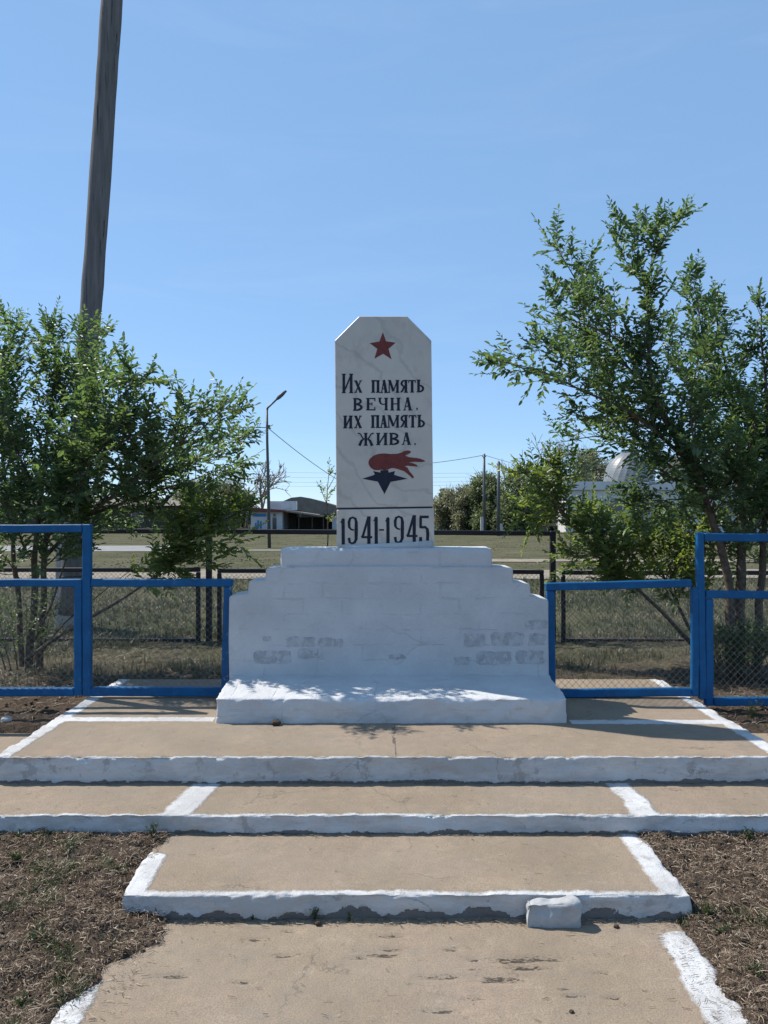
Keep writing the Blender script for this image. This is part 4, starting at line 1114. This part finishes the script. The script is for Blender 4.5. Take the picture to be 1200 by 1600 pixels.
for i, (ya, yb_) in enumerate(((732, 733), (741, 739), (749, 746), (756, 751))):
    cable(('topmost', 'second from top', 'third from top', 'lowest')[i] + ' of the faint power lines crossing far behind the stele', P(250, ya, 110), P(752, yb_ + 6, 100), 0.3, 0.011, 'far power lines')

# signs and turquoise fence
o = empty('turquoise_fence', base(700, 72), 'low turquoise picket fence right of the stele', 'fence')
for i in range(15):
    x = 679 + i * 3.05; bx(x, x + 1.5, 822 + 0.5 * (i % 2), gy(72) + .5, 72, 0.05, 'picket', M['turq'], o)
bx(678, 723.5, 823.5, 824.6, 72, 0.04, 'rail', M['turq'], o, 0.055)
for x in (684, 721.5): bx(x, x + 1.8, 820, gy(72) + .7, 72, 0.12, 'post', M['bwhite'], o, -0.14)
def sign(px, yt, yb2, wpx, d, shape, label, mat):
    o = empty('road_sign', base(px, d), label, 'sign')
    mb = MB(); mb.tube([P(px, gy(d) + .7, d), P(px, yt + 1, d)], 0.045, 6); mb.build('sign_post', M['steel'], o)
    if shape == 'round':
        c = P(px, (yt + yb2) / 2, d); rr = (yb2 - yt) / 2 * d / F; mb = MB(); mb.tube([(c.x, d - .12, c.z), (c.x, d - .09, c.z)], rr, 20); mb.build('sign_face', mat, o)
        mb = MB(); mb.tube([(c.x, d - .135, c.z), (c.x, d - .121, c.z)], rr * 0.62, 20); mb.build('sign_centre', M['bblue'], o)
    else:
        bx(px - wpx / 2, px + wpx / 2, yt, yb2, d, 0.04, 'sign_face', mat, o, -0.1)
sign(690, 805, 813, 0, 72, 'round', 'round white and blue road sign beside the turquoise fence', M['sign_white'])
sign(683, 808, 816, 7, 73, 'rect', 'blue rectangular road sign just right of the stele', M['sign_blue'])
sign(703, 801, 809, 5, 74, 'rect', 'small blue sign on a post above the turquoise fence', M['sign_blue'])

# ------------------------------------------------------------------ far trees
def far_tree(px, d, ytop, wpx, mat, label, seed, nleaf=3200, low=0.06, yb_crown=None, name='broadleaf_tree', size=(0.16, 0.36), bare=0.0, group='far trees'):
    rng = random.Random(seed); b = Vector(base(px, d)); H = fz(ytop, d) - ZF; Rw = wpx * d / F
    root = empty(name, tuple(b), label, 'tree', group)
    zc0 = H * low if yb_crown is None else fz(yb_crown, d) - ZF
    blobs = []
    for i in range(38):
        t = rng.random() ** 1.25; a = rng.uniform(0, 6.28); pr = math.sin(math.pi * (0.12 + 0.83 * t)) ** 0.6
        rr = Rw * pr * rng.uniform(0.2, 0.85)
        blobs.append((Vector((rr * math.cos(a), rr * math.sin(a), zc0 + (H - zc0) * (0.05 + 0.9 * t))), Rw * rng.uniform(0.28, 0.5)))
    wood = MB(); wood.tube([b + Vector((0, 0, -0.15)), b + Vector((0.05, 0, zc0 * .7)), b + Vector((0.1, 0, H * 0.6))], [0.16, 0.13, 0.05], 7)
    for c, r in blobs:
        s = Vector((0.05, 0, max(0.2, min(c.z * 0.55, H * 0.5)))); mid = s.lerp(c, 0.55) + Vector((0, 0, 0.12))
        wood.tube([b + s, b + mid, b + c + Vector((0, 0, r * 0.5))], [0.06, 0.035, 0.01], 4, False)
        for _ in range(int(6 + 10 * bare)):
            dv = rv(rng); dv.z = abs(dv.z) * 1.2 + 0.2
            e = c + dv.normalized() * r * rng.uniform(0.9, 1.7); wood.tube([b + c, b + c.lerp(e, .5) + rv(rng) * .08, b + e], [0.022, 0.014, 0.008], 3, False)
    wood.build('trunk', M['twig'] if bare > .3 else M['bark'], root, True)
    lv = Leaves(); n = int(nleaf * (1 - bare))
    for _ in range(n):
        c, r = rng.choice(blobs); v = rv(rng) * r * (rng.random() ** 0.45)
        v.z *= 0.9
        lv.add(tuple(b + c + v), tuple(rv(rng)), tuple(rv(rng) + Vector((0, 0, .7))), rng.uniform(*size), min(1, max(0, 0.45 + 0.4 * v.z / r + rng.uniform(-.35, .35))))  # clump tops lighter, undersides darker: shading put into leaf tone, plus random spread
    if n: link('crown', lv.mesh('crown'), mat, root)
    return root
FT = [(700, 70, 769, 24, 'far_olive', 'brownish young tree just right of the stele, left of the far poles', .25), (728, 66, 756, 24, 'far_olive', 'olive tree standing left of the tall far pole', .1),
      (762, 64, 744, 28, 'far_green', 'green tree between the two far poles', .0), (806, 62, 742, 32, 'far_green', 'dense green tree just right of the shorter far pole', .0),
      (848, 68, 738, 34, 'far_green', 'dense green tree left of the domed building', .0), (886, 74, 702, 40, 'far_green', 'taller thin-crowned tree left of the silver dome', .25),
      (930, 78, 706, 36, 'far_olive', 'olive tree directly behind the silver dome', .1), (1060, 80, 712, 40, 'far_olive', 'half-bare tree right of the silver dome', .5),
      (1165, 78, 720, 60, 'far_green', 'leafy tree behind the right elm', .1), (-20, 74, 742, 60, 'far_green', 'dark tree behind the left end of the long house', .1),
      (350, 82, 758, 34, 'far_olive', 'grey half-bare tree left of the kiosk', .5), (378, 88, 772, 22, 'far_green', 'low green bush tree just left of the kiosk', .1), (300, 86, 752, 30, 'far_olive', 'hazy tree above the roof of the long house', .3), (745, 84, 762, 30, 'far_green', 'small green tree in the gap behind the far poles', .0)]
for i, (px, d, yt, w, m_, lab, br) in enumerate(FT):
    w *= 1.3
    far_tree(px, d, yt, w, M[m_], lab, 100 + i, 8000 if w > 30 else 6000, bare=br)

def bare_tree(px, d, ytop, label, seed, spread=0.55):
    rng = random.Random(seed); b = Vector(base(px, d)); H = fz(ytop, d) - ZF
    root = empty('bare_tree', tuple(b), label, 'tree', 'far trees'); wood = MB(); twg = MB()
    def rec(p, d_, L, r, lev):
        n = 4; pts = [p]; dd = d_.copy()
        for i in range(n):
            dd = (dd + rv(rng) * 0.16 + Vector((0, 0, .04))).normalized(); pts.append(pts[-1] + dd * L / n)
        (wood if lev < 2 else twg).tube(pts, [r, r*.88, r*.76, r*.66, r*.55], 6 if lev < 2 else 3, False)
        if lev >= 4: return
        for k in range(3 if lev else 4):
            t = rng.uniform(.45, 1.0); q_ = pts[min(n, int(t * n))]
            v = rv(rng); v = (v - dd * v.dot(dd)).normalized()
            rec(q_, (dd * .8 + v * spread * rng.uniform(.6, 1.3)).normalized(), L * rng.uniform(.55, .8), max(r * .6, 0.038), lev + 1)
    rec(b - Vector((0, 0, .2)), Vector((0.05, 0, 1)), H * 0.50, 0.20, 0)
    wood.build('trunk', M['twig'], root, True); twg.build('crown', M['twig'], root, True)
bare_tree(410, 78, 690, 'bare grey tree behind the street lamp', 61, 0.8)
bare_tree(822, 80, 655, 'bare pale tree above the green trees right of the far poles', 62, 0.8)
bare_tree(385, 84, 712, 'smaller bare tree left of the street lamp', 64, 0.8)

# ------------------------------------------------------------------ litter, clods, grass (uncountable)
rng = random.Random(77)
def in_front_soil(x, y):
    if -1.07 < x < 1.17 and y < D1 and gz(x, y) < 0.0: return False
    for x0, x1, y0, y1, zz in FOOT:
        if x0 - 0.01 < x < x1 + 0.01 and y0 < y < y1: return False
    return True
def strips(name, label, n, region, mat, Lr, wr, lift, curl, accept=None, bias=None):
    V = []; R = []; k = 0; tries = 0
    while k < n and tries < n * 12:
        tries += 1
        x, y = region(rng)
        if not in_front_soil(x, y): continue
        if accept and not accept(x, y): continue
        z = gz(x, y) + rng.uniform(0.0, lift); a = rng.uniform(0, 6.283); L = rng.uniform(*Lr); w = rng.uniform(*wr)
        p = Vector((x, y, z)); tilt = rng.uniform(-0.1, 0.45); da = rng.uniform(-curl, curl); tone = rng.random() ** 1.4
        seg = []
        for i in range(4):
            dv = Vector((math.cos(a), math.sin(a), math.sin(tilt))); sd = Vector((-math.sin(a), math.cos(a), 0.35)).normalized() * w * (1 - 0.2 * i)
            seg += [tuple(p - sd), tuple(p + sd)]; p = p + dv * L / 3; a += da; tilt -= rng.uniform(0.0, 0.4)
        V += seg; R += [tone] * 8; k += 1
    b = np.arange(k)[:, None] * 8
    Fa = np.concatenate([b + np.array([[0, 1, 3, 2]]), b + np.array([[2, 3, 5, 4]]), b + np.array([[4, 5, 7, 6]])], 0)
    me = np_mesh(name, V, Fa); point_attr(me, 'tone_mix', R); return tag(link(name, me, mat), label, kind='stuff')
def reg_front(r):
    if r.random() < 0.5: return r.uniform(-2.35, -0.70), r.uniform(2.15, 3.62)
    return r.uniform(1.08, 2.45), r.uniform(2.15, 3.62)
def patchy(x, y): return N(x, y, 0, 4.5) + 0.5 * N(x, y, 5, 13) > rng.uniform(-0.75, 0.25)
strips('dry_litter', 'brown dry plant litter on the soil beside the path', 60000, reg_front, M['straw'], (0.007, 0.042), (0.0006, 0.0019), 0.020, 0.7, patchy)
def reg_side(r):
    return (r.uniform(-3.6, -2.0) if r.random() < .5 else r.uniform(2.1, 3.7)), r.uniform(4.9, 6.4)
strips('dry_litter', 'brown dry plant litter along the foot of the blue fence', 3500, reg_side, M['straw'], (0.03, 0.10), (0.001, 0.003), 0.014, 0.6)
def reg_back(r): return r.uniform(-4.2, 4.6), r.uniform(5.95, 9.0)
strips('dry_grass', 'flattened dry grass inside the fenced plot', 14000, reg_back, M['drygrass'], (0.05, 0.17), (0.0012, 0.0035), 0.02, 0.5, lambda x, y: N(x, y, 2, 1.6) > rng.uniform(-.7, .35))

def flecks(name, label, n, x0, x1, y0, y1, z):
    V = []; R = []
    for _ in range(n):
        x, y = rng.uniform(x0, x1), rng.uniform(y0, y1); a = rng.gauss(0, .5); L = .004 + .030 * rng.random() ** 2.5; w = rng.uniform(.0005, .0013); da = rng.uniform(-.25, .25); tone = rng.random() ** 1.5
        p = Vector((x, y, z + .0015 + rng.random() * .003))
        for i in range(4):
            sd = Vector((-math.sin(a), math.cos(a), .2)) * w; V += [tuple(p - sd), tuple(p + sd)]; R += [tone] * 2; p = p + Vector((math.cos(a), math.sin(a), 0)) * L / 3; a += da
    b = np.arange(n)[:, None] * 8
    Fa = np.concatenate([b + np.array([[0, 1, 3, 2]]), b + np.array([[2, 3, 5, 4]]), b + np.array([[4, 5, 7, 6]])], 0)
    me = np_mesh(name, V, Fa); point_attr(me, 'tone_mix', R); return tag(link(name, me, M['straw']), label, kind='stuff')
flecks('litter_flecks', 'tiny bits of straw and dirt on the lowest slab', 170, -.95, 1.05, 2.3, 3.03, 0.002)
flecks('litter_flecks', 'tiny bits of straw on the single step', 60, -.95, 1.05, D1 + .05, D2 - .02, Z1 + .001)
flecks('litter_flecks', 'tiny bits of straw on the long step', 150, -2.3, 2.3, D2 + .04, D3 - .01, Z2 + .001)
flecks('litter_flecks', 'tiny bits of straw on the platform', 120, -1.9, 2.0, D3 + .05, 4.7, Z3 + .001)

flecks('litter_flecks', 'dark crumbs and straw along the foot of the single step', 700, -1.0, 1.15, D1 - .045, D1 - .002, 0.003)
flecks('litter_flecks', 'dark crumbs and straw along the foot of the long step', 420, -1.0, 1.15, D2 - .03, D2 - .002, Z1 + .002)
flecks('litter_flecks', 'dark crumbs and straw along the foot of the platform', 600, -2.1, 2.1, D3 - .022, D3 - .002, Z2 + .002)

flecks('litter_flecks', 'soil crumbs spilled on the left edge of the lowest slab', 420, -1.08, -.84, 2.3, 3.03, 0.003)
flecks('litter_flecks', 'soil crumbs spilled on the right edge of the lowest slab', 300, 1.02, 1.18, 2.3, 3.03, 0.003)

def clods(name, label, n, region, smin, smax):
    V = []; Fc = []; R = []
    octa = [(1,0,0),(-1,0,0),(0,1,0),(0,-1,0),(0,0,1),(0,0,-1)]; fo = [(0,2,4),(2,1,4),(1,3,4),(3,0,4),(2,0,5),(1,2,5),(3,1,5),(0,3,5)]
    k = 0
    while k < n:
        x, y = region(rng)
        if not in_front_soil(x, y): continue
        s = smin + (smax - smin) * rng.random() ** 3; z = gz(x, y) + s * 0.3; a = rng.uniform(0, 6.28); tone = rng.random(); b = len(V)
        for ox, oy, oz in octa:
            j = rng.uniform(.6, 1.2); xx = ox * math.cos(a) - oy * math.sin(a); yy = ox * math.sin(a) + oy * math.cos(a)
            V.append((x + xx * s * j, y + yy * s * j, z + oz * s * j * .75)); R.append(tone)
        Fc += [[b + i for i in t] for t in fo]; k += 1
    me = np_mesh(name, V, np.array(Fc, dtype=np.int32), False); point_attr(me, 'tone_mix', R); return tag(link(name, me, M['clod']), label, kind='stuff')
clods('soil_clods', 'small clods of dry soil beside the path', 9000, reg_front, 0.002, 0.013)
clods('soil_clods', 'small clods of soil along the blue fence', 1200, reg_side, 0.004, 0.022)

def grass(name, label, n, region, mat, Hr, blades, wr, accept=None):
    V = []; R = []; k = 0; tries = 0
    while k < n and tries < 10 * n:
        tries += 1
        x, y = region(rng)
        if not in_front_soil(x, y) or (accept and not accept(x, y)): continue
        z = gz(x, y) - 0.005; tone = rng.random()
        for _ in range(blades):
            a = rng.uniform(0, 6.28); Hh = rng.uniform(*Hr); ln = rng.uniform(0.1, 1.5) * Hh; w = rng.uniform(*wr)
            ox, oy = rng.uniform(-.03, .03), rng.uniform(-.03, .03); b0 = Vector((x + ox, y + oy, z)); ca, sa = math.cos(a), math.sin(a)
            sd = Vector((-sa, ca, 0)) * w; m = b0 + Vector((ca * ln * .35, sa * ln * .35, Hh * .65)); t_ = b0 + Vector((ca * ln, sa * ln, Hh))
            V += [tuple(b0 - sd), tuple(b0 + sd), tuple(m + sd * .7), tuple(m - sd * .7), tuple(t_)]
            R += [min(1, max(0, tone * .7 + rng.random() * .35))] * 5; k += 1 / blades
    m_ = len(V) // 5; b = np.arange(m_)[:, None] * 5
    quads = (b + np.array([[0, 1, 2, 3]])).tolist(); tris = (b + np.array([[3, 2, 4]])).tolist()
    me = np_mesh(name, V, quads + tris); point_attr(me, 'tone_mix', R); return tag(link(name, me, mat), label, kind='stuff')
def reg_field(r):
    y = 8.7 + (16.8 - 8.7) * r.random() ** 1.3; return r.uniform(-0.62, 0.62) * y, y
grass('field_grass', 'green grass beyond the dark fence', 11000, reg_field, M['grass'], (0.03, 0.10), 6, (0.002, 0.005), lambda x, y: N(x, y, 2, .7) > rng.uniform(-.8, .2))
def reg_far(r):
    y = 19.6 + (60 - 19.6) * r.random() ** 1.6; return r.uniform(-0.6, 0.6) * y, y
grass('far_grass', 'low steppe grass in the distant field', 3500, reg_far, M['fieldgrass'], (0.012, 0.03), 4, (0.012, 0.03), lambda x, y: not (28 < y < 36 and x < 3) and N(x, y, 2, .25) > rng.uniform(-.6, .3))
grass('plot_grass', 'sparse green blades in the fenced plot', 2200, reg_back, M['grass'], (0.03, 0.11), 5, (0.0015, 0.0035), lambda x, y: N(x, y, 8, 1.2) > rng.uniform(-.1, .5))

def low_weeds(x, y): return N(x, y, 11, 3.2) + .6 * N(x, y, 13, 9) > .38
grass('ground_weeds', 'low grey-green weeds creeping through the dry litter', 2600, reg_front, M['weed'], (0.008, 0.028), 5, (0.0010, 0.0028), low_weeds)

def weed(px, py, d, label, n, Hr, spread, seed, group=None, z=None):
    r = random.Random(seed); x = (px - HX) * d / F; b = Vector((x, d, (gz(x, d) if z is None else z) - 0.004)); lv = Leaves(); mb = MB()
    root = empty('weed', tuple(b), label, 'weed', group)
    for i in range(n):
        a = r.uniform(0, 6.28); Hh = r.uniform(*Hr); e = b + Vector((math.cos(a) * spread * r.random(), math.sin(a) * spread * r.random(), Hh)); m = b.lerp(e, .5) + Vector((0, 0, .008))
        mb.tube([b, m, e], [.0012, .001, .0006], 3, False)
        for k in range(11):
            t = r.uniform(.2, 1.0); p = b.lerp(e, t); lv.add(tuple(p), tuple(rv(r) + Vector((0, 0, .7))), tuple(rv(r) + Vector((0, 0, .5))), r.uniform(.006, .015), r.random())
    mb.build('stem', M['weed'], root); link('leaves', lv.mesh('leaves'), M['weed'], root)
for i, a in enumerate([(25, 1362, 3.35, 'green tuft of weed in the brown soil at the far left', 22, (.02, .05), .04), (28, 1294, 3.57, 'small green weed against the long step at the left edge', 10, (.02, .05), .03),
                       (1170, 1304, 3.57, 'dark green weed against the long step at the right edge', 14, (.03, .07), .04), (1105, 1425, 3.02, 'grey-green weed at the right end of the single step', 18, (.02, .06), .045),
                       (60, 1470, 2.85, 'green weed patch midway in the left soil', 16, (.015, .04), .06), (95, 1540, 2.62, 'green weed near the bottom left by the path edge', 20, (.015, .04), .06),
                       (35, 1580, 2.5, 'green weed in the bottom left corner', 18, (.015, .04), .05), (1130, 1470, 2.9, 'green weed patch beside the path on the right', 16, (.015, .04), .06),
                       (1180, 1540, 2.65, 'green weed near the bottom right corner', 16, (.015, .04), .05), (240, 1290, 3.57, 'thin weed against the long step left of the lower step', 9, (.03, .07), .04),
                       (1175, 1118, 5.15, 'upright green weed under the right blue fence', 22, (.06, .16), .08)]):
    weed(*a, seed=200 + i)
weed(492, 1424, D1 - .012, 'small green sprig at the foot of the single step', 5, (.03, .06), .02, 301, z=0.0)
weed(546, 1430, D1 - .012, 'tiny sprig right of the sprig at the single step', 3, (.02, .04), .012, 302, z=0.0)
weed(395, 1420, D1 - .010, 'tiny sprig left of the sprig at the single step', 3, (.02, .035), .012, 303, z=0.0)
# stray stones
def stone(px, py, d, z, s, label, mat, seed):
    bm = bmesh.new(); bmesh.ops.create_icosphere(bm, subdivisions=2, radius=s)
    for v in bm.verts:
        k = 1 + .35 * N(v.co.x + seed, v.co.y, v.co.z, 1.3 / s); v.co *= k; v.co.z *= .62
    me = bpy.data.meshes.new('stone'); bm.to_mesh(me); bm.free()
    o = link('stone', me, mat); o.location = ((px - HX) * d / F, d, z + s * .45); tag(o, label, 'stone')
stone(431, 1126, 4.67, Z3, .030, 'small brown stone against the monument base', M['clod'], 1)
stone(223, 1487, 2.815, 0.0, .008, 'pebble on the left part of the lowest slab', M['clod'], 2)
stone(497, 1443, 3.00, 0.0, .014, 'pebble at the foot of the single step', M['clod'], 4)
stone(963, 1446, 2.98, 0.0, .011, 'brown stone beside the foot of the single step on the right', M['clod'], 5)
stone(10, 1120, 5.05, soil_level(-2.5, 5.05), .035, 'pale stone on the soil left of the platform', M['conc'], 6)
stone(893, 1583, 2.47, 0.0, .008, 'dark pebble near the bottom of the lowest slab', M['clod'], 7)
